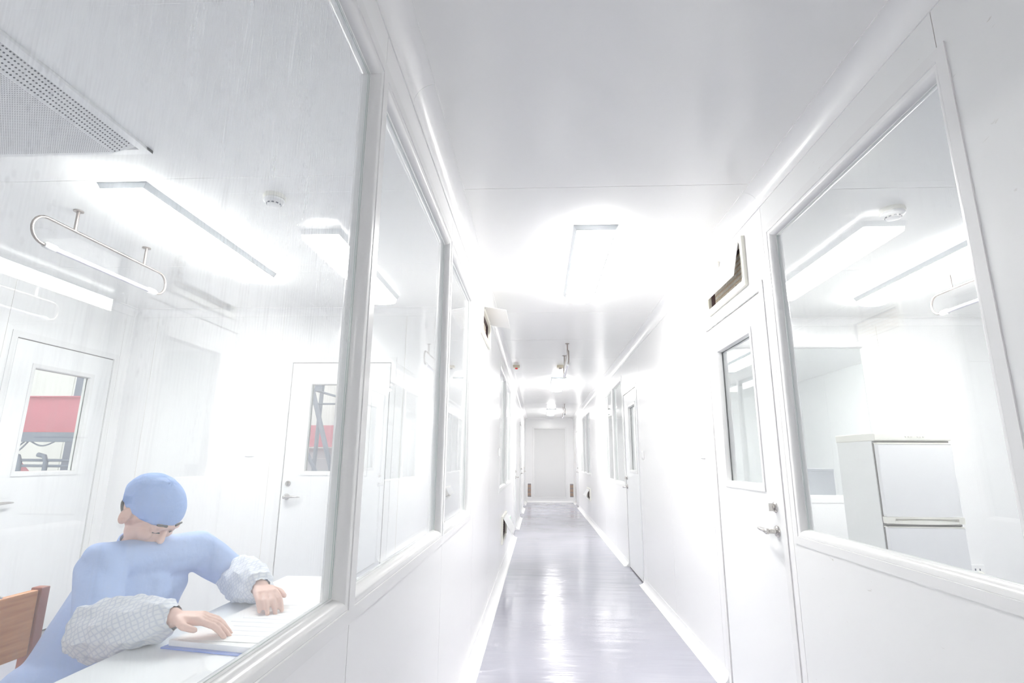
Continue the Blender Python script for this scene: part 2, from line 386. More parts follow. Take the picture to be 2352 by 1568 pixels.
def handle_set(root, pl, a, z, dr, lock=True, knob=False):
    """lever handle with rose, lock rose above; dr = direction of the lever along the wall"""
    def ax(mb, prof, aa, zz):
        n = 20; vs = []; fs = []
        for r, v in prof:
            for k in range(n):
                t = 2 * PI * k / n; vs.append(pl.P(aa + r * math.cos(t), zz + r * math.sin(t), v))
        for i in range(len(prof) - 1):
            for k in range(n): fs.append((i * n + k, i * n + (k + 1) % n, (i + 1) * n + (k + 1) % n, (i + 1) * n + k))
        fs += [tuple(range(n)), tuple((len(prof) - 1) * n + k for k in range(n))]
        mb.add(vs, fs)
    mb = MB()
    ax(mb, [(0.026, 0.0), (0.026, 0.004), (0.022, 0.010), (0.011, 0.012), (0.010, 0.040), (0.013, 0.044), (0.013, 0.056), (0.008, 0.060)], a, z)
    pts = [pl.P(a, z, 0.050), pl.P(a + dr * 0.03, z + 0.002, 0.051), pl.P(a + dr * 0.07, z + 0.003, 0.050), pl.P(a + dr * 0.105, z + 0.002, 0.045), pl.P(a + dr * 0.125, z, 0.036)]
    mb.tube(pts, [0.011, 0.010, 0.0085, 0.006, 0.003], 12)
    part(mb, 'lever_handle', M['chrome'], root, smooth=True)
    if lock:
        mb = MB()
        ax(mb, [(0.024, 0.0), (0.024, 0.004), (0.020, 0.009), (0.010, 0.010), (0.010, 0.014)], a, z + 0.105)
        pl.box(mb, a - 0.004, a + 0.004, z + 0.088, z + 0.122, 0.012, 0.030)
        part(mb, 'door_lock', M['chrome'], root, smooth=True)

def door(name, pl, a0, a1, z1, hinge_low, glass=True, leaf_two_sided=True, th=TH, win=None, material=None, handle=True, sill=0.012):
    """flush door: jamb, leaf with a glazed opening, gasket line, handle, lock, hinges. hinge_low: hinges at the low-a side"""
    d = empty(name, pl.P((a0 + a1) / 2, 0, -th / 2), 'structure')
    fw = 0.045
    jm = MB()
    for p in (pl, pl.flip(th)):
        p.box(jm, a0 - fw, a0 - 0.002, 0.0, z1 + fw, 0.0005, 0.005); p.box(jm, a1 + 0.002, a1 + fw, 0.0, z1 + fw, 0.0005, 0.005)
        p.box(jm, a0 - 0.002, a1 + 0.002, z1 + 0.002, z1 + fw, 0.0005, 0.005)
    part(jm, 'door_frame', M['frame'], d)
    gk = MB()
    for x0, x1, b, t in ((a0 - 0.0005, a0 + 0.0055, sill, z1), (a1 - 0.0055, a1 + 0.0005, sill, z1), (a0, a1, z1 - 0.0055, z1 + 0.0005), (a0, a1, 0.001, sill)):
        pl.box(gk, x0, x1, b, t, -th + 0.006, -0.006)
    part(gk, 'gasket', M['gap'], d)
    l0, l1, lb, lt = a0 + 0.0056, a1 - 0.0056, sill + 0.001, z1 - 0.0056
    wa, wb, wz0, wz1 = win or ((a0 + a1) / 2 - 0.27, (a0 + a1) / 2 + 0.27, 1.10, 1.93)
    lf = MB()
    if glass:
        for x0, x1, b, t in ((l0, wa, lb, lt), (wb, l1, lb, lt), (wa, wb, lb, wz0), (wa, wb, wz1, lt)): pl.box(lf, x0, x1, b, t, -th + 0.003, -0.001)
    else: pl.box(lf, l0, l1, lb, lt, -th + 0.003, -0.001)
    leaf = part(lf, 'door_leaf', material or M['door'], d)
    if glass:
        fr = MB(); pf = [(0, 0.0), (0, 0.006), (0.018, 0.006), (0.028, 0.002), (0.034, -0.010), (0.034, -0.024)]
        for p in (Plane(pl.axis, pl.c - pl.n * 0.001, pl.n), Plane(pl.axis, pl.c - pl.n * (th - 0.003), -pl.n)):
            ring(fr, p, wa - 0.012, wb + 0.012, wz0 - 0.012, wz1 + 0.012, pf, (0, 0, 0, 0))
        part(fr, 'window_frame', M['frame'], d, smooth=True)
        g = MB(); pl.box(g, wa + 0.02, wb - 0.02, wz0 + 0.02, wz1 - 0.02, -th / 2 - 0.0025, -th / 2 + 0.0025)
        part(g, 'pane', M['glass'], d)
    if handle:
        a = (a1 - 0.055) if hinge_low else (a0 + 0.055)
        handle_set(d, Plane(pl.axis, pl.c - pl.n * 0.001, pl.n), a, 0.935, -1 if hinge_low else 1)
        handle_set(d, Plane(pl.axis, pl.c - pl.n * (th - 0.003), -pl.n), a, 0.935, -1 if hinge_low else 1)
    ha = a0 if hinge_low else a1
    for hz in (0.25, 1.75):
        hb = MB()
        for p in (pl.flip(th),):
            q = Vector(p.P(ha, hz, 0.010)); hb.tube([q, q + Vector((0, 0, 0.10))], 0.007, 10)
        part(hb, 'hinge', M['chrome'], d, smooth=True)
    return d

def cove_strip(name, pl, segs, r, z, sign, inset_y=0):
    """quarter-round cove: sign +1 at the floor, -1 under the ceiling"""
    root = empty(name, pl.P((segs[0][0] + segs[-1][1]) / 2, z, 0), 'structure')
    for s0, s1 in segs:
        pr = [(0, 0)]
        pr += [(r, 0)] if sign > 0 else [(r, 0)]
        pr += [(r, 0.004)]
        for k in range(0, 11):
            a = PI / 2 * k / 10; pr.append((r - 0.002 - (r - 0.006) * math.sin(a), 0.004 + (r - 0.004) * (1 - math.cos(a))))
        pr += [(0.004, r + 0.006), (0, r + 0.006)]
        mb = MB()
        n = len(pr); va = [pl.P(s0, z + sign * q[1], q[0]) for q in pr]; vb = [pl.P(s1, z + sign * q[1], q[0]) for q in pr]
        mb.add(va + vb, [tuple(range(n)), tuple(range(2 * n - 1, n - 1, -1))] + [(i, (i + 1) % n, n + (i + 1) % n, n + i) for i in range(n)])
        part(mb, 'cove_strip', M['cove'], root, smooth=True)
    return root

# ------------------------------------------------------------------ the setting: shell
PL = Plane('x', XL, 1)      # left partition, corridor face looks to +x
PR = Plane('x', XR, -1)
PE = Plane('y', YE, -1)
mb = MB(); mb.box(LX - 0.06, RX + 0.06, YN - 0.06, YE + 0.1, -0.08, 0.0)
fl = mb.build('floor', M['floor']); fl['kind'] = 'structure'

LW = (0.10, 3.50, 0.875, 2.350)        # left window band
LW2 = (5.95, 8.50, 0.885, 2.345)
RW = (1.262, 2.435, 0.908, 2.335)
RW2 = (6.97, 8.93, 0.915, 2.33)
RW3 = (11.45, 14.40, 0.92, 2.32)
LD = [(9.32, 10.22), (12.35, 13.2), (14.75, 15.6)]
RD = [(2.545, 3.385), (5.985, 6.86), (15.1, 15.95)]
DH = 2.055
seamsL = [0.16, 1.31, 2.51, 3.65, 4.8, 5.93, 7.22, 8.52, 9.68, 10.8, 11.9, 13.3, 14.5, 15.7]
seamsR = [0.16, 1.29, 2.45, 3.50, 4.62, 5.78, 6.93, 7.95, 9.1, 10.25, 11.4, 12.5, 13.5, 14.6, 16.0]
vL = (3.92, 4.50, 2.215, 2.385); vR = (2.70, 3.26, 2.165, 2.37)
lvL = (6.45, 7.15, 0.335, 0.575); lvR = (11.7, 12.35, 0.455, 0.64)
wall('wall_left', PL, YN, YE, [LW, LW2] + [(a, b, 0, DH) for a, b in LD] + [vL, lvL], seamsL)
wall('wall_right', PR, YN, YE, [RW, RW2, RW3] + [(a, b, 0, DH) for a, b in RD] + [vR, lvR], seamsR, special={1: M['scuff'], 2: M['scuff']})
window('window_1', PL, *LW, mulls=[1.311, 2.512], glass=None, glasses=[M['glass_streak'], M['glass_haze'], M['glass_haze']])
window('window_2', PL, *LW2, mulls=[7.22], glass=M['glass'])
window('window_3', PR, *RW, mulls=[], glass=M['glass_haze'])
window('window_4', PR, *RW2, mulls=[7.95], glass=M['glass'])
window('window_5', PR, *RW3, mulls=[12.43, 13.41], glass=M['glass'])
wa = lambda a, b: (a + 0.15, b - 0.15, 1.12, 1.89)
door('door_1', PR, *RD[0], DH, False, win=(2.70, 3.235, 1.115, 1.905))
door('door_2', PR, *RD[1], DH, True, win=(6.08, 6.55, 1.12, 1.89))
door('door_3', PR, *RD[2], DH, False, glass=False)
door('door_4', PL, *LD[0], DH, True, glass=False)
door('door_5', PL, *LD[1], DH, True, glass=False)
door('door_6', PL, *LD[2], DH, True, glass=False)

# end wall with the big flat grey door
wall('wall_end', PE, XL, XR, [(-0.15, 0.80, 0.165, 2.20)], [])
d = empty('door_7', (0.325, YE + 0.02, 0), 'structure')
mb = MB(); ring(mb, PE, -0.205, 0.855, 0.11, 2.255, [(0, 0), (0, 0.012), (0.045, 0.012), (0.055, -0.006), (0.055, -0.02)], (0, 0, 0, 0)); part(mb, 'door_frame', M['frame'], d)
mb = MB(); PE.box(mb, -0.148, 0.798, 0.167, 2.198, -0.05, -0.012); part(mb, 'door_leaf', M['greydoor'], d)
mb = MB(); 
for a in (XL + 0.012, XR - 0.012): PE.box(mb, a - 0.012, a + 0.012, 0.1, H - 0.05, 0.0005, 0.008)
o = mb.build('trim_1', M['frame']); o['kind'] = 'structure'

# wall behind the photographer
wall('wall_back', Plane('y', YN, 1), LX, RX, [], [-2.5, -1.3, XL - 0.03, 0.3, XR + 0.03, 2.2, 3.3])

# coves
def gaps(y0, y1, doors):
    out = []; y = y0
    for a, b in sorted(doors):
        out.append((y, a - 0.05)); y = b + 0.05
    out.append((y, y1)); return out
cove_strip('baseboard_left', PL, gaps(YN, YE, LD), 0.072, 0, 1)
cove_strip('baseboard_right', PR, gaps(YN, YE, RD), 0.060, 0, 1)
cove_strip('baseboard_end', PE, [(XL + 0.07, XR - 0.06)], 0.05, 0, 1)
def pieces(y0, y1, step, off):
    xs = [y0]; y = off
    while y < y1 - 0.2:
        if y > y0 + 0.2: xs.append(y)
        y += step
    xs.append(y1); return [(a, b - 0.0015) for a, b in zip(xs[:-1], xs[1:])]
cove_strip('trim_2', PL, pieces(YN, YE, 3.0, 1.62), 0.076, H, -1)
cove_strip('trim_3', PR, pieces(YN, YE, 3.0, 2.45), 0.076, H, -1)
cove_strip('trim_4', PE, [(XL + 0.076, XR - 0.076)], 0.035, H, -1)

# ceilings: panels run across, joints recessed
def ceiling(name, x0, x1, y0, y1, off, step=1.12):
    c = empty(name, ((x0 + x1) / 2, (y0 + y1) / 2, H), 'structure')
    ys = [y0]; y = off
    while y < y1 - 0.15:
        if y > y0 + 0.15: ys.append(y)
        y += step
    ys.append(y1)
    for a, b in zip(ys[:-1], ys[1:]):
        mb = MB(); mb.box(x0, x1, a + (0.0015 if a > y0 else 0), b - (0.0015 if b < y1 else 0), H, H + 0.06); part(mb, 'panel', M['ceil'], c)
    for y in ys[1:-1]:
        mb = MB(); mb.box(x0, x1, y - 0.0015, y + 0.0015, H + 0.002, H + 0.05); part(mb, 'joint_strip', M['joint'], c)
ceiling('ceiling', XL - TH / 2, XR + TH / 2, YN, YE + 0.1, 2.371 - 1.12 * 6, 1.12)
ceiling('ceiling_left', LX - 0.06, XL - TH / 2, YN, LY + 0.06, 2.22 - 1.15 * 6, 1.15)
ceiling('ceiling_left_far', -1.9, XL - TH / 2, LY + 0.06, YE + 0.1, 5.6, 1.15)
ceiling('ceiling_right', XR + TH / 2, RX + 0.06, YN, YE + 0.1, 2.435 - 1.15 * 6, 1.15)

# left room: side wall with door, back wall with door
PLX = Plane('x', LX, 1)
wall('wall_left_room_side', PLX, YN, LY + 0.06, [(3.44, 4.30, 0, DH)], [-1.2, -0.05, 1.1, 2.25, 3.35, 4.36])
door('door_8', PLX, 3.44, 4.30, DH, False, win=(3.60, 4.12, 1.12, 1.885))
PLY = Plane('y', LY, -1)
wall('wall_left_room_back', PLY, LX, XL - TH, [(-2.13, -1.265, 0, DH)], [-3.4, -2.25, -1.15])
door('door_9', PLY, -2.13, -1.265, DH, False, win=(-1.965, -1.43, 1.12, 1.885))
# sill rail of the left room's side wall
# right room: side wall, back partition with window
wall('wall_right_room_side', Plane('x', RX, -1), YN, YE, [], [-1.2, 0, 1.15, 2.3, 3.45, 4.6, 5.8, 7, 8.2, 9.4, 10.6, 11.8, 13, 14.2, 15.4])
PRY = Plane('y', RY, -1)
RBW = (1.30, 3.02, 0.90, 2.33)
wall('wall_right_room_back', PRY, XR + TH, RX, [RBW], [2.28, 3.10])
window('window_6', PRY, *RBW, mulls=[2.16], glass=M['glass'])
# the next room behind it, with its own back wall and door
PRY2 = Plane('y', 9.4, -1)
wall('wall_right_room_far', PRY2, XR + TH, RX, [(2.35, 3.15, 0, DH)], [2.2, 3.3])
door('door_10', PRY2, 2.35, 3.15, DH, True)
wall('wall_right_room_end', Plane('y', 14.6, -1), XR + TH, RX, [], [2.2, 3.3])
# the room behind the far left windows
wall('wall_left_far_near', Plane('y', 5.62, 1), -1.9, XL - TH, [], [])
wall('wall_left_far_side', Plane('x', -1.9, 1), 5.62, YE, [], [6.8, 8.0, 9.2, 10.4, 11.6, 12.8, 14.0, 15.2])
wall('wall_left_far_end', Plane('y', 9.1, -1), -1.9, XL - TH, [], [])
# crown coves of the rooms
cove_strip('trim_5', PLX, [(YN, LY)], 0.06, H, -1)
cove_strip('trim_6', PLY, [(LX + 0.06, XL - TH)], 0.06, H, -1)
cove_strip('trim_7', PL.flip(TH), [(YN, LY)], 0.06, H, -1)
cove_strip('trim_8', PR.flip(TH), [(YN, RY)], 0.06, H, -1)
cove_strip('trim_9', PRY, [(XR + TH + 0.06, RX)], 0.06, H, -1)

# ------------------------------------------------------------------ ceiling lamps
def ceiling_lamp(x, y0, y1, w, label, group, side=False):
    t = empty('ceiling_lamp', (x, (y0 + y1) / 2, H)); tag(t, label, 'ceiling lamp', group)
    hw = w / 2; b = 0.030
    mb = MB()      # trapezoid housing
    v = [(x - hw, y0, H), (x + hw, y0, H), (x + hw, y1, H), (x - hw, y1, H), (x - hw + 0.017, y0 + 0.004, H - b), (x + hw - 0.017, y0 + 0.004, H - b), (x + hw - 0.017, y1 - 0.004, H - b), (x - hw + 0.017, y1 - 0.004, H - b)]
    mb.add([(p[0], p[1], min(p[2], H - 0.0005)) for p in v], [(0, 1, 2, 3), (7, 6, 5, 4), (0, 4, 5, 1), (1, 5, 6, 2), (2, 6, 7, 3), (3, 7, 4, 0)])
    part(mb, 'housing', M['housing'], t)
    mb = MB()
    pr = [(-hw + 0.020, -b)] + [((hw - 0.020) * -math.cos(PI * k / 8), -b - 0.042 * math.sin(PI * k / 8) ** 0.45) for k in range(1, 8)] + [(hw - 0.020, -b)]
    mb.prism([(x + p[0], H + p[1] - 0.0005) for p in pr], y0 + 0.010, y1 - 0.010, 'y')
    part(mb, 'diffuser', M['lampside' if side else 'lamp'], t)
    return t
ceiling_lamp(0.325, 2.80, 4.10, 0.25, 'nearest bright ceiling lamp in the corridor, pale grey end plate facing us', 'corridor ceiling lamps')
ceiling_lamp(0.325, -4.2, -2.9, 0.25, 'unseen corridor ceiling lamp, added behind the camera as fill light', 'corridor ceiling lamps')  # added out of view to brighten the frames and ceiling at the near end
ceiling_lamp(-2.0, -3.2, -1.9, 0.25, 'unseen left room ceiling lamp, added behind the camera as fill light', 'side room ceiling lamps', True)  # added out of view to light the near end of the left room
ceiling_lamp(2.66, -3.2, -1.9, 0.25, 'unseen right room ceiling lamp, added behind the camera as fill light', 'side room ceiling lamps', True)  # likewise added unseen, lights the right room's near end
ceiling_lamp(0.325, 8.40, 9.70, 0.25, 'second ceiling lamp down the corridor, just beyond the hanging tube lamp', 'corridor ceiling lamps')
ceiling_lamp(0.325, 13.75, 15.05, 0.25, 'farthest corridor ceiling lamp, close to the end wall', 'corridor ceiling lamps')
ceiling_lamp(-2.0, 2.24, 3.54, 0.25, 'long glowing ceiling lamp in the left room above the seated person', 'side room ceiling lamps', True)
ceiling_lamp(2.66, 2.95, 4.25, 0.25, 'glowing ceiling lamp in the right room above the fridge', 'side room ceiling lamps', True)
ceiling_lamp(2.66, 6.2, 7.5, 0.25, 'ceiling lamp in the room behind the fridge', 'side room ceiling lamps', True)
ceiling_lamp(2.4, 11.6, 12.9, 0.25, 'ceiling lamp behind the farthest right windows', 'side room ceiling lamps', True)
ceiling_lamp(-1.25, 6.9, 8.0, 0.25, 'ceiling lamp behind the far left windows', 'side room ceiling lamps', True)

# ------------------------------------------------------------------ germicidal tube lamps hanging from the ceiling
def tube_lamp(x, y0, y1, label):
    t = empty('tube_lamp', (x, y0 + 0.2, H)); tag(t, label, 'lamp', 'hanging tube lamps')
    zr, zt = H - 0.115, H - 0.255
    for yy in (y0 + 0.20, y1 - 0.18):
        mb = MB(); mb.tube([(x, yy, H - 0.004), (x, yy, zr)], 0.008, 10); mb.lathe([(0.024, -0.005), (0.024, -0.0005)], (x, yy, H), 16); part(mb, 'stem', M['steel'], t, smooth=True)
    mb = MB(); c = (zr + zt) / 2; r = (zr - zt) / 2
    pts = [(x, y0 + 0.04 - r * math.sin(PI * k / 10), c + r * -math.cos(PI * k / 10)) for k in range(0, 11)]
    pts = [(x, y0 + 0.09, zt)] + pts + [(x, y1 - 0.04, zr)]
    pts += [(x, y1 - 0.04 + r * math.sin(PI * k / 10), c + r * math.cos(PI * k / 10)) for k in range(1, 11)] + [(x, y1 - 0.09, zt)]
    mb.tube(pts, 0.0075, 10); part(mb, 'bracket', M['steel'], t, smooth=True)
    for yy, s in ((y0 + 0.06, 1), (y1 - 0.06, -1)):
        mb = MB(); mb.tube([(x, yy - s * 0.012, zt), (x, yy, zt), (x, yy + s * 0.05, zt)], [0.014, 0.019, 0.019], 14); part(mb, 'end_cap', M['white'], t, smooth=True)
    mb = MB(); mb.tube([(x, y0 + 0.11, zt), (x, y1 - 0.11, zt)], 0.0125, 14); part(mb, 'glass_tube', M['tube'], t, smooth=True)
    return t
tube_lamp(0.325, 5.72, 6.82, 'hanging tube lamp on steel bracket over the middle of the corridor')
tube_lamp(0.60, 12.35, 13.5, 'far tube lamp hanging near the end of the corridor')
tube_lamp(-2.47, 2.33, 3.22, 'tube lamp hanging in the left room beside the big glowing lamp')
tube_lamp(2.86, 2.75, 3.85, 'tube lamp hanging in the right room, seen at the right edge of the window')

# ------------------------------------------------------------------ smoke detectors
def smoke(x, y, label, d=1.0):
    t = empty('smoke_detector', (x, y, H)); tag(t, label, 'smoke detector', 'smoke detectors')
    mb = MB(); mb.lathe([(0.052 * d, -0.0005), (0.054 * d, -0.010), (0.054 * d, -0.022)], (x, y, H), 32); part(mb, 'base', M['cream'], t, smooth=True)
    mb = MB(); mb.lathe([(0.050 * d, -0.0225), (0.050 * d, -0.034), (0.040 * d, -0.041), (0.034 * d, -0.043), (0.031 * d, -0.053), (0.022 * d, -0.057), (0.006, -0.058)], (x, y, H), 32); cov = part(mb, 'cover', M['white'], t, smooth=True)
    for k in range(10):
        a = 2 * PI * k / 10; c = Vector((math.cos(a), math.sin(a), 0)); s = Vector((-math.sin(a), math.cos(a), 0)); mb = MB()
        p = Vector((x, y, H)); r0 = 0.0335 * d
        vs = [p + c * (r0 + dr) + s * ds + Vector((0, 0, z)) for dr in (-0.003, 0.0012) for ds in (-0.006, 0.006) for z in (-0.0505, -0.0445)]
        mb.add(vs, [(0, 1, 3, 2), (4, 6, 7, 5), (0, 4, 5, 1), (2, 3, 7, 6), (0, 2, 6, 4), (1, 5, 7, 3)]); part(mb, 'slot', M['slot'], cov)
    return t
smoke(-1.325, 2.40, 'round white smoke detector on the left room ceiling')
smoke(1.845, 2.66, 'round cream smoke detector on the right room ceiling', 1.1)

# ------------------------------------------------------------------ perforated supply air panel, left room ceiling
t = empty('air_supply_panel', (-2.1, 1.2, H)); tag(t, 'perforated white air supply panel on the left room ceiling, top left corner', 'air vent')
ax0, ax1, ay0, ay1 = -2.62, -1.66, 0.25, 1.99
zb = H - 0.05
mb = MB()
mb.box(ax1 - 0.035, ax1, ay0, ay1, H - 0.014, H - 0.0005); mb.box(ax0, ax0 + 0.035, ay0, ay1, H - 0.014, H - 0.0005); mb.box(ax0, ax1, ay1 - 0.035, ay1, H - 0.0139, H - 0.0004); mb.box(ax0, ax1, ay0, ay0 + 0.035, H - 0.0139, H - 0.0004)
part(mb, 'rim', M['white'], t)
mb = MB()
i0, i1, j0, j1 = ax0 + 0.04, ax1 - 0.04, ay0 + 0.04, ay1 - 0.04
k0, k1, l0_, l1_ = i0 + 0.075, i1 - 0.075, j0 + 0.03, j1 - 0.03
v = [(i0, j0, H - 0.002), (i1, j0, H - 0.002), (i1, j1, H - 0.002), (i0, j1, H - 0.002), (k0, l0_, zb), (k1, l0_, zb), (k1, l1_, zb), (k0, l1_, zb)]
mb.add(v, [(0, 1, 2, 3), (7, 6, 5, 4), (0, 4, 5, 1), (1, 5, 6, 2), (2, 6, 7, 3), (3, 7, 4, 0)])
part(mb, 'perforated_plate', M['white'], t)
mb = MB()
def disc(mb, c, ex, ey, r, n=6):
    c = Vector(c); mb.add([c + ex * (r * math.cos(2 * PI * k / n)) + ey * (r * math.sin(2 * PI * k / n)) for k in range(n)], [tuple(range(n))])
sl = Vector((i1 - k1, 0, (H - 0.002) - zb)); L_ = sl.length; e1 = sl.normalized(); nn = Vector((sl.z, 0, -sl.x)).normalized()
rows = 5
for rix in range(rows):
    yy = l0_ + 0.02
    while yy < l1_ - 0.005:
        disc(mb, Vector((k1, yy + (0.006 if rix % 2 else 0), zb)) + e1 * (0.012 + rix * (L_ - 0.024) / (rows - 1)) + nn * 0.0006, Vector((0, 1, 0)), e1, 0.0036); yy += 0.0125
o = part(mb, 'side_holes', M['hole'], t); o['kind'] = 'stuff'
mb = MB(); xx = k0 + 0.01
while xx < k1 - 0.006:
    yy = l0_ + 0.01
    while yy < l1_ - 0.006:
        disc(mb, (xx, yy, zb - 0.0006), Vector((1, 0, 0)), Vector((0, 1, 0)), 0.0026, 4); yy += 0.0095
    xx += 0.0095
o = part(mb, 'bottom_holes', M['hole'], t); o['kind'] = 'stuff'

# ------------------------------------------------------------------ wall vents with hinged flaps
def flap_vent(pl, a0, a1, z0, z1, ang, ln, label, back=True, knob=False):
    t = empty('flap_vent', pl.P((a0 + a1) / 2, z0, 0)); tag(t, label, 'vent', 'hinged flap vents')
    mb = MB(); ring(mb, pl, a0 - 0.035, a1 + 0.035, z0 - 0.035, z1 + 0.03, [(0, 0.0005), (0, 0.018), (0.004, 0.020), (0.030, 0.020), (0.036, 0.014), (0.036, -0.003)], (0, 0, 0, 0))
    part(mb, 'frame', M['cream'], t)
    mb = MB()
    for q in ((a0, a0 + 0.012, z0, z1), (a1 - 0.012, a1, z0, z1), (a0 + 0.012, a1 - 0.012, z0, z0 + 0.012), (a0 + 0.012, a1 - 0.012, z1 - 0.012, z1)):
        pl.box(mb, q[0] + 0.0005, q[1], q[2] + 0.0005, q[3] - 0.0005, -0.05, -0.004)
    part(mb, 'inner_lining', M['brown'], t)
    mb = MB(); pl.box(mb, a0 + 0.001, a1 - 0.001, z0 + 0.001, z1 - 0.001, -0.030, -0.0235); part(mb, 'filter', M['mesh'], t)
    w = a1 - a0; n = max(6, int(w / 0.019)); hz = max(3, int((z1 - z0) / 0.03))
    mb = MB()
    for i in range(n):
        a = a0 + 0.02 + (w - 0.04) * (i + 0.5) / n
        for j in range(hz):
            zz = z0 + 0.018 + (z1 - z0 - 0.036) * (j + 0.5) / hz
            pl.box(mb, a - 0.006, a + 0.006, zz - 0.009, zz + 0.009, -0.0230, -0.020)
    o = part(mb, 'grille_cell', M['bar'], t); o['kind'] = 'stuff'
    # flap hinged along the top edge
    c, s = math.cos(ang), math.sin(ang); zt, vt = z1 + 0.004, 0.0225
    mb = MB(); th = 0.003
    q = [(vt, zt), (vt + s * ln, zt - c * ln), (vt + s * ln + c * th, zt - c * ln + s * th), (vt + c * th, zt + s * th)]
    lip = (vt + s * ln - c * 0.012, zt - c * ln - s * 0.012)
    va = [pl.P(a0 - 0.004, p[1], p[0]) for p in q]; vb = [pl.P(a1 + 0.004, p[1], p[0]) for p in q]
    mb.add(va + vb, [(0, 1, 2, 3), (7, 6, 5, 4), (0, 4, 5, 1), (1, 5, 6, 2), (2, 6, 7, 3), (3, 7, 4, 0)])
    fl_ = part(mb, 'flap', M['white'], t)
    for a in (a0 + 0.04, a1 - 0.04):
        mb = MB(); p = Vector(pl.P(a - 0.015, zt + 0.003, vt)); q2 = Vector(pl.P(a + 0.015, zt + 0.003, vt)); mb.tube([p, q2], 0.004, 8); part(mb, 'hinge', M['chrome'], fl_, smooth=True)
    if knob:
        mb = MB(); am = (a0 + a1) / 2; pl.box(mb, am - 0.008, am + 0.008, z1 - 0.028, z1 + 0.008, 0.028, 0.040); part(mb, 'catch', M['chrome'], fl_, bevel=0.002)
    return t
flap_vent(PR, *vR, math.radians(11), 0.187, 'hinged flap vent with tan grille above the nearest right door', knob=True)
flap_vent(PL, *vL, math.radians(80), 0.17, 'flap vent standing wide open high on the left wall past the windows')
flap_vent(PL, *lvL, math.radians(30), 0.20, 'low flap vent half open near the floor on the left wall')
flap_vent(PR, *lvR, math.radians(30), 0.16, 'low flap vent half open under the farthest right windows')

# ------------------------------------------------------------------ end wall louvres
for x0, lab in ((-0.350, 'narrow brown louvre low on the end wall, left of the grey door'), (0.935, 'narrow brown louvre low on the end wall, right of the grey door')):
    t = empty('wall_louvre', (x0 + 0.05, YE, 0.16)); tag(t, lab, 'vent', 'end wall louvres')
    mb = MB(); ring(mb, PE, x0 - 0.03, x0 + 0.135, 0.13, 0.58, [(0, 0.0005), (0, 0.010), (0.028, 0.010), (0.032, 0.004), (0.032, 0.001)], (0, 0, 0, 0)); part(mb, 'frame', M['white'], t)
    mb = MB(); PE.box(mb, x0, x0 + 0.105, 0.16, 0.55, 0.0005, 0.003); part(mb, 'backing', M['louvre2'], t)
    for k in range(13):
        z = 0.168 + k * 0.0295; mb = MB(); v0 = PE
        pts = [(0.004, z), (0.018, z - 0.004), (0.020, z), (0.006, z + 0.022)]
        va = [PE.P(x0 + 0.003, p[1], p[0]) for p in pts]; vb = [PE.P(x0 + 0.102, p[1], p[0]) for p in pts]
        mb.add(va + vb, [(0, 1, 2, 3), (7, 6, 5, 4), (0, 4, 5, 1), (1, 5, 6, 2), (2, 6, 7, 3), (3, 7, 4, 0)])
        part(mb, 'slat', M['louvre'] if k % 4 else M['louvre2'], t)

# ------------------------------------------------------------------ small ceiling boxes, switches, sockets
def alarm_box(x, y, label, red):
    t = empty('alarm_box', (x, y, H)); tag(t, label, 'alarm box', 'beige ceiling boxes')
    mb = MB(); mb.box(x - 0.045, x + 0.045, y - 0.045, y + 0.045, H - 0.034, H - 0.0005); part(mb, 'housing', M['beige'], t, bevel=0.004)
    mb = MB(); mb.lathe([(0.020, -0.0345), (0.020, -0.044), (0.016, -0.052), (0.006, -0.054)], (x, y, H), 16); part(mb, 'lens', M['red' if red else 'steel'], t, smooth=True)
alarm_box(-0.31, 7.35, 'beige box with red lens under the ceiling, left side of the corridor', True)
alarm_box(0.30, 7.35, 'small beige box on the ceiling behind the corridor tube lamp', False)

def switch(pl, a, z, label, n=3):
    t = empty('light_switch', pl.P(a, z, 0)); tag(t, label, 'switch', 'wall switches')
    mb = MB(); pl.box(mb, a - 0.043, a + 0.043, z - 0.043, z + 0.043, 0.0005, 0.009); plt = part(mb, 'plate', M['white'], t, bevel=0.002)
    for k in range(n):
        w = 0.066 / n; mb = MB(); c = a - 0.033 + w * (k + 0.5); pl.box(mb, c - w * 0.43, c + w * 0.43, z - 0.026, z + 0.026, 0.009, 0.013); part(mb, 'rocker', M['white'], plt, bevel=0.0015)
switch(PR, 3.64, 1.305, 'white wall switch just past the nearest right door', 2)
switch(PR, 5.71, 1.30, 'white switch plate with rockers before the second right door', 3)
switch(PL, 5.86, 1.325, 'white switch plate before the far left windows', 2)
switch(PLY, -2.42, 1.30, 'white wall switch on the left room back wall', 2)

def socket(x, label, plug):
    pl = PRY; z = 0.36
    t = empty('wall_socket', pl.P(x, z, 0)); tag(t, label, 'socket', 'wall sockets')
    mb = MB(); pl.box(mb, x - 0.06, x + 0.06, z - 0.06, z + 0.06, 0.0005, 0.010); plt = part(mb, 'plate', M['white'], t, bevel=0.003)
    for dx, dz in ((-0.018, 0.022), (0.018, 0.022), (-0.02, -0.02), (0.02, -0.02), (0, -0.008)):
        if plug and dz < 0: continue
        mb = MB(); pl.box(mb, x + dx - 0.005, x + dx + 0.005, z + dz - 0.008, z + dz + 0.008, 0.0095, 0.0108); part(mb, 'pin_hole', M['slot'], plt)
socket(3.47, 'left white wall socket beside the fridge, empty', False)
socket(3.63, 'right white wall socket beside the fridge, with a cream plug in it', True)
t = empty('power_plug', PRY.P(3.645, 0.34, 0.011)); tag(t, 'cream power plug pushed into the right wall socket', 'plug')
mb = MB(); mb.lathe([(0.030, 0.011), (0.030, 0.020), (0.024, 0.034), (0.014, 0.046)], (0, 0, 0), 20, 'y'); mb.v = [(v[0] + 3.645, RY - v[1], v[2] + 0.34) for v in mb.v]
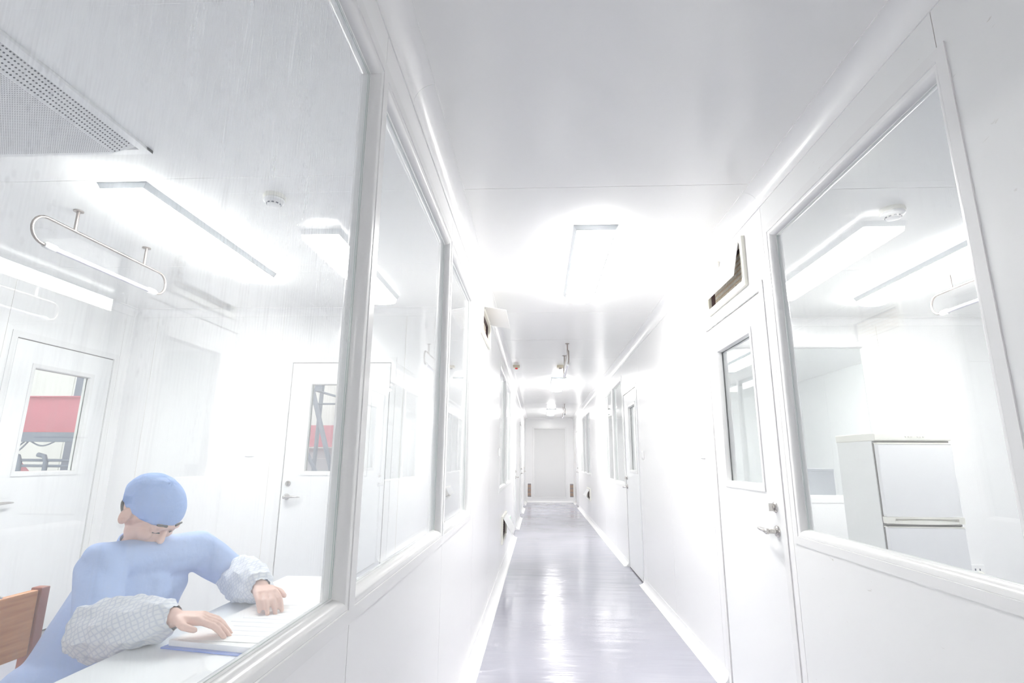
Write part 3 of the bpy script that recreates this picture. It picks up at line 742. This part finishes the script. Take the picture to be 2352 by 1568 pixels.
part(mb, 'plug_body', M['cream'], t, smooth=True)
mb = MB(); mb.tube([(3.645, RY - 0.040, 0.336), (3.64, RY - 0.060, 0.30), (3.60, RY - 0.055, 0.18), (3.45, RY - 0.08, 0.05), (3.1, RY - 0.10, 0.012), (2.9, RY - 0.12, 0.010)], 0.005, 8); part(mb, 'cord', M['cream'], t, smooth=True)

# green floor-level exit plate
t = empty('exit_sign_plate', PL.P(8.12, 0.38, 0)); tag(t, 'small green sign plate low on the left wall, beyond the flap vent', 'sign')
mb = MB(); PL.box(mb, 7.98, 8.26, 0.31, 0.45, 0.0005, 0.012); part(mb, 'plate', M['white'], t, bevel=0.002)
mb = MB(); PL.box(mb, 8.0, 8.24, 0.325, 0.435, 0.012, 0.0135); part(mb, 'green_face', M['green'], t)

# ------------------------------------------------------------------ fridge
fx0, fx1, fy0, fy1 = 2.222, 2.705, 3.70, 4.17
t = empty('fridge', ((fx0 + fx1) / 2, (fy0 + fy1) / 2, 0)); tag(t, 'small white two-door fridge with cream trim in the right room', 'fridge')
mb = MB(); mb.box(fx0, fx1, fy0 + 0.045, fy1, 0.02, 1.385); part(mb, 'body', M['fridgeside'], t, bevel=0.004)
mb = MB(); mb.box(fx0 - 0.004, fx1 + 0.004, fy0 + 0.002, fy1 + 0.004, 1.385, 1.435); tcap = part(mb, 'top_cap', M['cream'], t, bevel=0.006)
mb = MB(); mb.box(fx0 + 0.006, fx1 - 0.004, fy0 + 0.02, fy0 + 0.045, 1.372, 1.384); mb.box(fx0 + 0.006, fx1 - 0.004, fy0 + 0.018, fy0 + 0.045, 0.846, 0.858); mb.box(fx0 + 0.004, fx0 + 0.010, fy0 + 0.036, fy0 + 0.046, 0.05, 1.37); part(mb, 'door_gasket', M['gap'], t)
mb = MB(); mb.box(fx0 + 0.008, fx1, fy0, fy0 + 0.038, 0.902, 1.362); ud = part(mb, 'upper_door', M['fridge'], t, bevel=0.006)
mb = MB(); mb.box(fx0 + 0.008, fx1, fy0, fy0 + 0.038, 0.06, 0.838); ld = part(mb, 'lower_door', M['fridge'], t, bevel=0.006)
mb = MB(); mb.box(fx0 + 0.008, fx1, fy0 - 0.001, fy0 + 0.038, 1.362, 1.372); part(mb, 'door_edge', M['cream'], t)
mb = MB(); mb.box(fx0 + 0.004, fx1 + 0.002, fy0 - 0.004, fy0 + 0.038, 0.892, 0.902); mb.box(fx0 + 0.004, fx1 + 0.002, fy0 - 0.001, fy0 + 0.038, 0.838, 0.844)
mb.box(fx0 + 0.004, fx0 + 0.055, fy0 - 0.004, fy0 + 0.038, 0.862, 0.892); mb.box(fx1 - 0.035, fx1 + 0.002, fy0 - 0.004, fy0 + 0.038, 0.862, 0.892); mb.box(fx0 + 0.055, fx1 - 0.035, fy0 + 0.016, fy0 + 0.038, 0.862, 0.892)
n = 16; xs = [fx0 + 0.055 + (fx1 - fx0 - 0.09) * k / n for k in range(n + 1)]
for a, b in zip(xs[:-1], xs[1:]):
    u = ((a + b) / 2 - fx0) / (fx1 - fx0); mb.box(a, b, fy0 - 0.004 + 0.008 * abs(u - 0.5), fy0 + 0.010, 0.862 - 0.004 * math.sin(PI * u), 0.872 + 0.012 * math.sin(PI * u))
part(mb, 'handle_strip', M['cream'], t)
for k in range(6):
    mb = MB(); xx = fx0 + 0.20 + (k % 3) * 0.018 + (k // 3) * 0.075; mb.lathe([(0.006, -0.0005), (0.006, -0.003), (0.004, -0.004)], (xx, fy0 + 0.002, 1.412), 12, 'y'); part(mb, 'dial_mark', M['bar'], tcap, smooth=True)
for xx in (fx0 + 0.05, fx1 - 0.05):
    for yy in (fy0 + 0.08, fy1 - 0.05):
        mb = MB(); mb.lathe([(0.018, 0.0), (0.018, 0.02)], (xx, yy, 0), 12); part(mb, 'foot', M['gap'], t)

# things seen behind the fridge through the back window
t = empty('side_counter', (2.3, 6.6, 0)); tag(t, 'white counter in the room behind the fridge', 'counter')
mb = MB(); mb.box(1.9, 3.4, 6.3, 6.9, 0.84, 0.88); part(mb, 'worktop', M['desk'], t, bevel=0.003)
mb = MB(); mb.box(1.95, 3.35, 6.34, 6.88, 0.0, 0.84); part(mb, 'cabinet', M['door'], t)
for x0, x1, z1, lab in ((2.70, 2.86, 1.19, 'tall grey box on the counter seen through the window behind the fridge'), (3.02, 3.34, 1.17, 'wider dark grey box on the counter, right behind the fridge')):
    t = empty('storage_box', ((x0 + x1) / 2, 6.5, 0.88)); tag(t, lab, 'box', 'boxes on the counter')
    mb = MB(); mb.box(x0, x1, 6.4, 6.6, 0.88, z1 - 0.03); part(mb, 'body', M['greybox'], t, bevel=0.004)
    mb = MB(); mb.box(x0 - 0.004, x1 + 0.004, 6.396, 6.604, z1 - 0.03, z1); part(mb, 'lid', M['greybox'], t, bevel=0.004)

# office chair and taps behind the second right windows
def shell_chair(x, y, label):
    t = empty('office_chair', (x, y, 0)); tag(t, label, 'chair')
    mb = MB(); n = 14
    for k in range(n):
        a = PI * k / (n - 1); pass
    pr = [(-0.23 + 0.46 * k / n) for k in range(n + 1)]
    pts = [(y - 0.23 * math.cos(PI * k / n), 0.72 + 0.36 * math.sin(PI * k / n) ** 0.6) for k in range(n + 1)]
    mb.prism(pts, x + 0.10, x + 0.15, 'x'); part(mb, 'backrest', M['chairfab'], t, bevel=0.01)
    mb = MB(); mb.box(x - 0.26, x + 0.16, y - 0.23, y + 0.23, 0.42, 0.48); part(mb, 'seat', M['chairfab'], t, bevel=0.02)
    mb = MB(); mb.tube([(x + 0.12, y, 0.44), (x + 0.13, y, 0.76)], 0.015, 10); mb.tube([(x - 0.04, y, 0.06), (x - 0.04, y, 0.42)], 0.025, 12); part(mb, 'post', M['chrome'], t)
    for k in range(5):
        a = 2 * PI * k / 5; mb = MB(); mb.tube([(x - 0.04, y, 0.08), (x - 0.04 + 0.25 * math.cos(a), y + 0.25 * math.sin(a), 0.05)], [0.02, 0.014], 8); part(mb, 'leg', M['gap'], t)
        mb = MB(); mb.lathe([(0.025, -0.012), (0.025, 0.012)], (x - 0.04 + 0.25 * math.cos(a), y + 0.25 * math.sin(a), 0.026), 12, 'x'); part(mb, 'caster', M['gap'], t)
shell_chair(1.42, 8.15, 'plum office chair with round back behind the second right window')
t = empty('wash_counter', (1.6, 7.35, 0)); tag(t, 'white wash counter with two curved taps behind the second right window', 'counter')
mb = MB(); mb.box(1.35, 1.85, 6.9, 7.8, 0.80, 0.84); wt = part(mb, 'worktop', M['desk'], t, bevel=0.003)
mb = MB(); mb.box(1.38, 1.82, 6.92, 7.78, 0.0, 0.80); part(mb, 'cabinet', M['door'], t)
for yy in (7.15, 7.5):
    mb = MB(); mb.tube([(1.45, yy, 0.84), (1.45, yy, 1.02)] + [(1.52 - 0.07 * math.cos(PI * k / 8), yy, 1.02 + 0.07 * math.sin(PI * k / 8)) for k in range(1, 9)] + [(1.59, yy, 0.98)], 0.011, 10); part(mb, 'tap', M['chrome'], wt, smooth=True)

# ------------------------------------------------------------------ machine hall seen through the left room's doors
mb = MB(); mb.box(-14, LX - 0.06, -1, 14, -0.08, -0.01); mb.box(LX - 0.06, -1.96, LY + 0.06, 14, -0.079, -0.009)
o = mb.build('floor_hall', M['hallfloor']); o['kind'] = 'structure'
w = empty('wall_hall', (-8, 10.5, 0), 'structure')
for k in range(12):
    x0 = -13.4 + k * 0.95; mb = MB(); mb.box(x0, x0 + 0.93, 10.5, 10.56, 0, 4.2); part(mb, 'panel', M['hallpanel'], w)
def hall_frame(name, label, x0, x1, y, zb, zt):
    t = empty(name, ((x0 + x1) / 2, y, 0)); tag(t, label, 'steel beam', None)
    return t
t = hall_frame('crane_beam', 'thick red steel beam seen through the window of the far left door', -9.5, -4.6, 7, 1.6, 2.04)
mb = MB(); mb.box(-9.5, -5.2, 6.9, 7.1, 1.57, 2.03); part(mb, 'web', M['redbeam'], t)
mb = MB(); mb.box(-9.5, -5.2, 6.86, 7.14, 2.03, 2.045); mb.box(-9.5, -5.2, 6.86, 7.14, 1.555, 1.57); part(mb, 'flange', M['redbeam'], t)
for x in (-9.3, -5.4):
    mb = MB(); mb.box(x - 0.08, x + 0.08, 6.92, 7.08, -0.01, 1.555); part(mb, 'leg', M['redbeam'], t)
mb = MB(); mb.prism([(-7.35, 1.40), (-7.1, 1.40), (-6.35, 0.75), (-6.6, 0.75)], 6.8, 6.9, 'y')
mb.v = [(v[0], v[1], v[2]) for v in mb.v]; part(mb, 'brace', M['redbeam'], t)
t = empty('pipe_rack', (-6.6, 6.8, 0)); tag(t, 'blue grey pipe rack with hanging cables under the red beam', 'pipes')
mb = MB(); mb.box(-9.3, -5.3, 6.60, 6.70, 1.43, 1.55); part(mb, 'tray', M['hallsteel'], t)
for z in (1.20, 1.13):
    mb = MB(); mb.tube([(-6.75, 6.65, z), (-5.3, 6.65, z)], 0.018, 10); part(mb, 'pipe', M['hallsteel'], t, smooth=True)
for x in (-6.6, -6.25):
    mb = MB(); mb.tube([(x - 0.12, 6.63, 1.27), (x - 0.03, 6.63, 1.25), (x, 6.63, 1.18), (x, 6.63, 0.0)], 0.028, 10); part(mb, 'upright', M['hallsteel'], t, smooth=True)
for k, (a, b, dip) in enumerate(((-6.95, -6.6, 0.10), (-6.9, -6.55, 0.14), (-6.5, -6.2, 0.05))):
    mb = MB(); mb.tube([(a + (b - a) * i / 10, 6.64, 1.43 - dip * math.sin(PI * i / 10)) for i in range(11)], 0.010, 8); part(mb, 'cable', M['hallsteel'], t, smooth=True)
t = empty('steel_post', (-6.3, 8.6, 0)); tag(t, 'dark steel post behind the red beam', 'post')
mb = MB(); mb.box(-8.02, -7.84, 8.8, 8.95, -0.01, 4.0); t.location = (-7.93, 8.87, 0); part(mb, 'column', M['hallsteel'], t)
t = empty('red_girder', (-3.9, 9, 0)); tag(t, 'red girder seen through the window of the left room back door', 'steel beam')
mb = MB(); mb.box(-4.9, -3.0, 9.0, 9.2, 1.44, 1.80); part(mb, 'web', M['redbeam'], t)
for x in (-4.7, -3.2):
    mb = MB(); mb.box(x - 0.07, x + 0.07, 9.03, 9.17, -0.01, 1.44); part(mb, 'leg', M['redbeam'], t)
t = empty('corrugated_screen', (-3.9, 9.3, 0)); tag(t, 'dark grey ribbed screen below the red girder', 'screen')
for k in range(8):
    mb = MB(); mb.box(-5.2, -2.6, 9.26, 9.32 + 0.02 * (k % 2), -0.01 + k * 0.18, 0.165 + k * 0.18); part(mb, 'rib', M['greybox'], t)
t = empty('lattice_tower', (-3.3, 7.9, 0)); tag(t, 'grey tubular lattice seen through the window of the left room back door', 'scaffold')
for p, q, r in (((-3.38, 8, -0.01), (-3.30, 8, 3.2), 0.03), ((-3.55, 7.8, 2.75), (-2.95, 7.8, 0.9), 0.035), ((-3.05, 8, 0.4), (-3.0, 8, 3.2), 0.03), ((-3.62, 7.9, 2.32), (-2.9, 7.9, 2.12), 0.018), ((-3.62, 7.9, 2.05), (-2.9, 7.9, 2.05), 0.015), ((-3.65, 7.7, 1.85), (-3.1, 7.7, 0.9), 0.028), ((-3.28, 7.75, 2.9), (-3.28, 7.75, 2.22), 0.05)):
    mb = MB(); mb.tube([p, q], r, 10); part(mb, 'strut', M['hallsteel'], t, smooth=True)

# ------------------------------------------------------------------ desk, chair, papers
t = empty('desk', (-0.78, 1.2, 0)); tag(t, 'white desk along the window in the left room', 'desk')
dx0, dx1, dy0, dy1, dz = -1.065, XL - TH - 0.012, 0.15, 2.36, 0.76
mb = MB(); mb.box(dx0, dx1, dy0, dy1, dz - 0.028, dz); part(mb, 'desktop', M['desk'], t, bevel=0.003)
for x in (dx0 + 0.05, dx1 - 0.05):
    for y in (dy0 + 0.06, dy1 - 0.06):
        mb = MB(); mb.box(x - 0.02, x + 0.02, y - 0.02, y + 0.02, 0, dz - 0.028); part(mb, 'leg', M['deskleg'], t)
mb = MB(); mb.box(dx1 - 0.03, dx1 - 0.01, dy0 + 0.08, dy1 - 0.08, 0.45, dz - 0.03); part(mb, 'modesty_panel', M['desk'], t)

t = empty('wooden_chair', (-1.32, 1.48, 0)); tag(t, 'wooden chair with orange brown backrest behind the seated person', 'chair')
cy0, cy1 = 1.27, 1.685
mb = MB(); mb.box(-1.525, -1.503, cy0 + 0.005, cy1 - 0.030, 0.672, 0.852); part(mb, 'backrest', M['wood'], t, bevel=0.004)
for yy in (cy0 - 0.01, cy1 - 0.028):
    mb = MB(); v = [(-1.55, yy, 0.0), (-1.515, yy, 0.0), (-1.500, yy, 0.45), (-1.497, yy, 0.857), (-1.532, yy, 0.857), (-1.54, yy, 0.45)]
    n = 6; vb = [(p[0], p[1] + 0.030, p[2]) for p in v]
    mb.add(v + vb, [tuple(range(n)), tuple(range(2 * n - 1, n - 1, -1))] + [(i, (i + 1) % n, n + (i + 1) % n, n + i) for i in range(n)]); part(mb, 'rear_leg', M['darkred'], t, bevel=0.003)
for yy in (cy0, cy1 - 0.035):
    mb = MB(); mb.box(-1.155, -1.12, yy, yy + 0.033, 0, 0.43); part(mb, 'leg', M['darkred'], t, bevel=0.003)
mb = MB(); mb.box(-1.53, -1.10, cy0 - 0.01, cy1 + 0.005, 0.432, 0.455); part(mb, 'seat', M['wood'], t, bevel=0.006)
for yy in (cy0 + 0.10, cy1 - 0.14):
    mb = MB(); mb.lathe([(0.006, 0.852), (0.006, 0.856), (0.003, 0.858)], (-1.514, yy, 0), 12); part(mb, 'bolt', M['chrome'], t)

def rot_box(mb, cx, cy, w, l, z0, z1, ang):
    c, s = math.cos(ang), math.sin(ang); pts = [(-w / 2, -l / 2), (w / 2, -l / 2), (w / 2, l / 2), (-w / 2, l / 2)]
    mb.prism([(cx + p[0] * c - p[1] * s, cy + p[0] * s + p[1] * c) for p in pts], z0, z1, 'z')
t = empty('document_folder', (-0.76, 1.70, dz)); tag(t, 'open blue document folder lying on the desk by the window', 'folder')
ang = math.radians(-10)
mb = MB(); rot_box(mb, -0.765, 1.70, 0.34, 0.53, dz + 0.0005, dz + 0.004, ang); part(mb, 'cover', M['blue'], t)
mb = MB(); rot_box(mb, -0.63, 1.76, 0.05, 0.30, dz + 0.0045, dz + 0.030, ang); part(mb, 'spine_clip', M['blue'], t, bevel=0.003)
papers = []
for k, (cx_, cy_, w_, l_, a_, h0, h1, lab) in enumerate(((-0.775, 1.695, 0.30, 0.49, -10, 0.0045, 0.018, 'thick stack of white pages lying in the blue folder'), (-0.80, 1.685, 0.26, 0.42, -4, 0.0185, 0.0195, 'loose white sheet on top of the page stack'), )):
    t = empty('paper_stack' if k == 0 else 'paper_sheet', (cx_, cy_, dz + h0)); tag(t, lab, 'paper')
    mb = MB(); rot_box(mb, cx_, cy_, w_, l_, dz + h0, dz + h1, math.radians(a_)); pg = part(mb, 'pages', M['paper'], t)
    if k == 1:
        for j in range(9):
            mb = MB(); rot_box(mb, cx_, cy_ - 0.16 + j * 0.038, 0.19 - 0.03 * (j % 3), 0.004, dz + h1, dz + h1 + 0.0003, math.radians(a_)); part(mb, 'printed_line', M['print'], pg)

# ------------------------------------------------------------------ the seated person
def capsule(bm_list, p, q, r0, r1, n=14, m=8):
    p, q = Vector(p), Vector(q); d = q - p; L = max(d.length, 1e-5); z = d / L
    up = Vector((0, 0, 1)) if abs(z.z) < 0.9 else Vector((1, 0, 0)); x = z.cross(up).normalized(); y = z.cross(x)
    prof = []
    for k in range(m + 1):
        a = PI / 2 * k / m; prof.append((r0 * math.sin(a), -r0 * math.cos(a)))
    for k in range(m + 1):
        a = PI / 2 * k / m; prof.append((r1 * math.cos(a), L + r1 * math.sin(a)))
    vs = []; fs = []
    for r, h in prof:
        r = max(r, 1e-4)
        for k in range(n):
            t = 2 * PI * k / n; vs.append(p + z * h + x * (r * math.cos(t)) + y * (r * math.sin(t)))
    for i in range(len(prof) - 1):
        for k in range(n): fs.append((i * n + k, i * n + (k + 1) % n, (i + 1) * n + (k + 1) % n, (i + 1) * n + k))
    fs += [tuple(range(n - 1, -1, -1)), tuple((len(prof) - 1) * n + k for k in range(n))]
    bm_list.add(vs, fs)
def ellipsoid(mb, c, rx, ry, rz, R=None, n=20, m=14):
    vs = []; fs = []; c = Vector(c)
    for i in range(m + 1):
        a = PI * (i + 0.001) / (m + 0.002); 
        for k in range(n):
            t = 2 * PI * k / n; v = Vector((rx * math.sin(a) * math.cos(t), ry * math.sin(a) * math.sin(t), rz * math.cos(a)))
            if R: v = R @ v
            vs.append(c + v)
    for i in range(m):
        for k in range(n): fs.append((i * n + k, i * n + (k + 1) % n, (i + 1) * n + (k + 1) % n, (i + 1) * n + k))
    fs += [tuple(range(n - 1, -1, -1)), tuple(m * n + k for k in range(n))]
    mb.add(vs, fs)
def fuse(mb, name, m, root, voxel, smooth_it=6, displace=None, rest=0.7625):
    """join the overlapping volumes into one continuous skin"""
    o = mb.build(name + '_src', m)
    md = o.modifiers.new('r', 'REMESH'); md.mode = 'VOXEL'; md.voxel_size = voxel; md.use_smooth_shade = True
    ms = o.modifiers.new('s', 'SMOOTH'); ms.factor = 0.5; ms.iterations = smooth_it
    dg = bpy.context.evaluated_depsgraph_get(); me = bpy.data.meshes.new_from_object(o.evaluated_get(dg))
    bpy.data.objects.remove(o)
    if displace:
        vs = [v.co.copy() for v in me.vertices]; nr = [v.normal.copy() for v in me.vertices]
        for v, c, n in zip(me.vertices, vs, nr): v.co = c + n * displace(c)
    for v in me.vertices:      # forearms and hands lie on the desk and the pages, not in them
        if v.co.x > -1.075 and 0.70 < v.co.z < rest: v.co.z = rest
    base = Vector((0, 0, 0)); p = root
    while p is not None: base += p.location; p = p.parent
    me.transform(Matrix.Translation(-base))
    me.materials.clear(); me.materials.append(m)
    ob = bpy.data.objects.new(name, me); COL.objects.link(ob); ob.parent = root
    return ob

person = empty('person', (-1.33, 1.64, 0)); tag(person, 'person in pale blue work clothes and cap, leaning over papers on the desk', 'person')
HIP = Vector((-1.33, 1.64, 0.57)); CH = Vector((-1.29, 1.755, 0.83)); NK = Vector((-1.300, 1.775, 0.962)); HD = Vector((-1.262, 1.750, 1.068))
SR = Vector((-1.290, 1.615, 0.930)); SL = Vector((-1.205, 1.935, 0.925))
ER = Vector((-1.180, 1.500, 0.790)); EL = Vector((-1.080, 2.010, 0.825))
WR = Vector((-0.970, 1.485, 0.830)); WL = Vector((-0.910, 1.830, 0.830))
KR = Vector((-1.02, 1.50, 0.50)); KL = Vector((-1.02, 1.76, 0.50)); AR = Vector((-1.03, 1.48, 0.09)); AL = Vector((-1.03, 1.78, 0.09))
# head orientation: facing +x, tipped well forward
fwd = Vector((0.74, -0.14, -0.66)).normalized(); lft = Vector((0.16, 0.98, 0)).normalized(); lft = (lft - fwd * lft.dot(fwd)).normalized(); upv = fwd.cross(lft).normalized()
if upv.z < 0: upv = -upv
RH = Matrix((fwd, lft, upv)).transposed()
def hp(f, l, u): return HD + fwd * f + lft * l + upv * u
body = MB()
capsule(body, HIP + Vector((0, -0.07, 0)), HIP + Vector((0, 0.07, 0)), 0.125, 0.125); capsule(body, HIP, CH, 0.11, 0.105); capsule(body, CH, NK, 0.10, 0.055)
capsule(body, SR, SL, 0.055, 0.055); capsule(body, NK, HD, 0.050, 0.052)
for S, E_, W_ in ((SR, ER, WR), (SL, EL, WL)): capsule(body, S, E_, 0.048, 0.038); capsule(body, E_, W_, 0.037, 0.026)
for K, A_, s in ((KR, AR, -1), (KL, AL, 1)):
    capsule(body, HIP + Vector((0.02, s * 0.09, -0.02)), K, 0.085, 0.06); capsule(body, K, A_, 0.055, 0.038)
    capsule(body, A_ + Vector((-0.03, 0, -0.035)), A_ + Vector((0.15, 0, -0.055)), 0.036, 0.028)
# head
ellipsoid(body, hp(-0.012, 0, 0.018), 0.092, 0.073, 0.092, RH); ellipsoid(body, hp(0.030, 0, -0.040), 0.062, 0.058, 0.068, RH)
capsule(body, hp(0.060, 0, -0.092), hp(0.062, 0, -0.096), 0.026, 0.026)
capsule(body, hp(0.082, 0, 0.008), hp(0.098, 0, -0.026), 0.008, 0.0115); capsule(body, hp(0.084, -0.03, 0.022), hp(0.084, 0.03, 0.022), 0.012, 0.012)
for s in (-1, 1):
    ellipsoid(body, hp(0.072, s * 0.030, 0.004), 0.018, 0.015, 0.012, RH); ellipsoid(body, hp(0.060, s * 0.038, -0.022), 0.026, 0.022, 0.020, RH)
    ellipsoid(body, hp(-0.005, s * 0.080, -0.010), 0.020, 0.009, 0.030, RH)
capsule(body, hp(0.086, -0.016, -0.058), hp(0.086, 0.016, -0.058), 0.009, 0.009)
# hands: palm plus five bent fingers each
def hand(mb, W_, dirv, side, nrm=Vector((0, 0, 1))):
    d_ = dirv.normalized(); n_ = (nrm - d_ * nrm.dot(d_)).normalized(); s_ = d_.cross(n_) * side
    for k, off in enumerate((-0.026, -0.009, 0.009, 0.026)): capsule(mb, W_ + d_ * 0.012 + s_ * off * 0.5, W_ + d_ * 0.072 + s_ * off, 0.0145, 0.0125, 10, 5)
    L = (0.036, 0.042, 0.040, 0.031)
    for k, off in enumerate((-0.030, -0.010, 0.010, 0.029)):
        a = W_ + d_ * 0.076 + s_ * off; b = a + (d_ * 0.95 - n_ * 0.25 + s_ * off * 2).normalized() * L[k]; c = b + (d_ * 0.75 - n_ * 0.55).normalized() * L[k] * 0.65; e = c + (d_ * 0.6 - n_ * 0.6).normalized() * L[k] * 0.5
        capsule(mb, a, b, 0.0092, 0.0084, 10, 5); capsule(mb, b, c, 0.0084, 0.0078, 10, 5); capsule(mb, c, e, 0.0078, 0.0068, 10, 5)
    a = W_ + d_ * 0.022 - s_ * 0.024; b = a + (d_ * 0.6 - s_ * 0.75 - n_ * 0.2).normalized() * 0.036; c = b + (d_ * 0.95 - s_ * 0.15 - n_ * 0.2).normalized() * 0.030
    capsule(mb, a, b, 0.0125, 0.0100, 10, 5); capsule(mb, b, c, 0.0098, 0.0082, 10, 5)
hand(body, WR, Vector((0.11, 0.035, -0.010)), -1); hand(body, WL, Vector((0.075, -0.085, -0.008)), 1)
fuse(body, 'body', M['skin'], person, 0.0042, 3, rest=0.7775)
# clothes
def folds(c): return 0.006 * noise.noise(c * 9) + 0.005 * math.sin(60 * (c.z + 0.4 * c.x) + 5 * noise.noise(c * 6)) * max(0, noise.noise(c * 3 + Vector((3, 1, 2))) + 0.3)
cl = MB()
capsule(cl, HIP + Vector((0, -0.08, 0)), HIP + Vector((0, 0.08, 0)), 0.145, 0.145); capsule(cl, HIP + Vector((-0.02, 0, 0.02)), CH + Vector((-0.02, 0, 0)), 0.135, 0.128)
capsule(cl, HIP + Vector((-0.0, 0.08, 0.05)), CH + Vector((0, 0.10, 0)), 0.11, 0.10); capsule(cl, HIP + Vector((0.0, -0.06, 0.05)), CH + Vector((0, -0.07, 0)), 0.11, 0.10)
capsule(cl, CH + Vector((-0.02, 0, 0.02)), NK + Vector((-0.02, 0, -0.06)), 0.125, 0.075); capsule(cl, SR, SL, 0.066, 0.066)
for S, E_, W_ in ((SR, ER, WR), (SL, EL, WL)): capsule(cl, S, E_, 0.066, 0.054); capsule(cl, E_, E_.lerp(W_, 0.75), 0.055, 0.042)
for K, A_, s in ((KR, AR, -1), (KL, AL, 1)):
    capsule(cl, HIP + Vector((0.02, s * 0.09, -0.02)), K, 0.105, 0.082); capsule(cl, K, A_ + Vector((0, 0, 0.03)), 0.078, 0.062)
fuse(cl, 'coverall', M['coverall'], person, 0.0065, 8, folds)
# collar
mb = MB(); cdir = (HD - NK).normalized()
pts0 = []
ux = Vector((0, 1, 0)); ux = (ux - cdir * ux.dot(cdir)).normalized(); uy = cdir.cross(ux)
n = 28; vs = []; fs = []
for r, h in ((0.078, -0.040), (0.068, -0.010), (0.063, 0.022), (0.059, 0.022), (0.060, -0.010), (0.066, -0.040)):
    for k in range(n):
        a = 2 * PI * k / n; vs.append(NK + cdir * h + (ux * math.cos(a) + uy * math.sin(a)) * r)
for i in range(5):
    for k in range(n): fs.append((i * n + k, i * n + (k + 1) % n, (i + 1) * n + (k + 1) % n, (i + 1) * n + k))
mb.add(vs, fs); o = part(mb, 'collar', M['cap'], person, smooth=True)
# gauze sleeve covers with gathered ends
for E_, W_ in ((ER, WR), (EL, WL)):
    d_ = (W_ - E_); L = d_.length; z_ = d_ / L; x_ = z_.cross(Vector((0, 0, 1))).normalized(); y_ = z_.cross(x_); vs = []; fs = []; n = 40; m_ = 26
    for i in range(m_ + 1):
        u = i / m_; base_r = 0.069 + 0.008 * math.sin(PI * u) - 0.030 * u ** 2 + (-0.012 if u < 0.04 else 0) + (-0.010 if u > 0.95 else 0)
        for k in range(n):
            a = 2 * PI * k / n; r = base_r * (1 + 0.05 * math.sin(5 * a + 7 * u) + 0.04 * math.sin(11 * a - 9 * u + 2)) * (1 + 0.035 * math.sin(38 * u + 2 * math.sin(a)))
            vs.append(E_ - z_ * 0.045 + z_ * (L + 0.055) * u + (x_ * math.cos(a) + y_ * math.sin(a)) * r)
    for i in range(m_):
        for k in range(n): fs.append((i * n + k, i * n + (k + 1) % n, (i + 1) * n + (k + 1) % n, (i + 1) * n + k))
    fs += [tuple(range(n))]
    vs = [Vector((v.x, v.y, max(v.z, 0.7625))) if v.x > -1.075 else v for v in vs]
    mb = MB(); mb.add(vs, fs); part(mb, 'sleeve_cover', M['gauze'], person, smooth=True)
# cap: soft dome with a gathered band
mb = MB(); n = 48; vs = []; fs = []; m_ = 18
for i in range(m_ + 1):
    for k in range(n):
        t_ = 2 * PI * k / n; a = PI * (0.54 + 0.12 * (0.5 - 0.5 * math.cos(t_))) * i / m_
        g = 1 + (0.018 * math.sin(17 * t_) * (a / 1.9) ** 4) + 0.02 * noise.noise(Vector((math.cos(t_) * 2, math.sin(t_) * 2, a * 2)))
        s_ = math.sin(a); s2 = s_ if a < PI / 2 else s_ * (1 - 0.12 * (a - PI / 2))
        p = hp(-0.012 + 0.102 * s2 * math.cos(t_) * g, 0.084 * s2 * math.sin(t_) * g, 0.034 + 0.078 * math.cos(a) * g - 0.018 * math.cos(t_) * 0)
        vs.append(p)
for i in range(m_):
    for k in range(n): fs.append((i * n + k, i * n + (k + 1) % n, (i + 1) * n + (k + 1) % n, (i + 1) * n + k))
mb.add(vs, fs); cp_ = part(mb, 'cap', M['cap'], person, smooth=True)
sd = cp_.modifiers.new('t', 'SOLIDIFY'); sd.thickness = 0.003; sd.offset = 1
# hair at the nape, lips, brows
mb = MB(); ellipsoid(mb, hp(-0.036, 0, -0.006), 0.062, 0.066, 0.050, RH); part(mb, 'hair', M['hair'], person, smooth=True)
mb = MB(); capsule(mb, hp(0.0925, -0.015, -0.059), hp(0.0925, 0.015, -0.059), 0.005, 0.005, 8, 4); part(mb, 'lips', M['lips'], person, smooth=True)
for s in (-1, 1):
    mb = MB(); capsule(mb, hp(0.093, s * 0.018, 0.030), hp(0.084, s * 0.046, 0.030), 0.004, 0.003, 8, 4); part(mb, 'eyebrow', M['hair'], person, smooth=True)
    mb = MB(); capsule(mb, hp(0.0895, s * 0.020, -0.001), hp(0.083, s * 0.040, -0.001), 0.0022, 0.0018, 8, 4); part(mb, 'eyelashes', M['hair'], person, smooth=True)
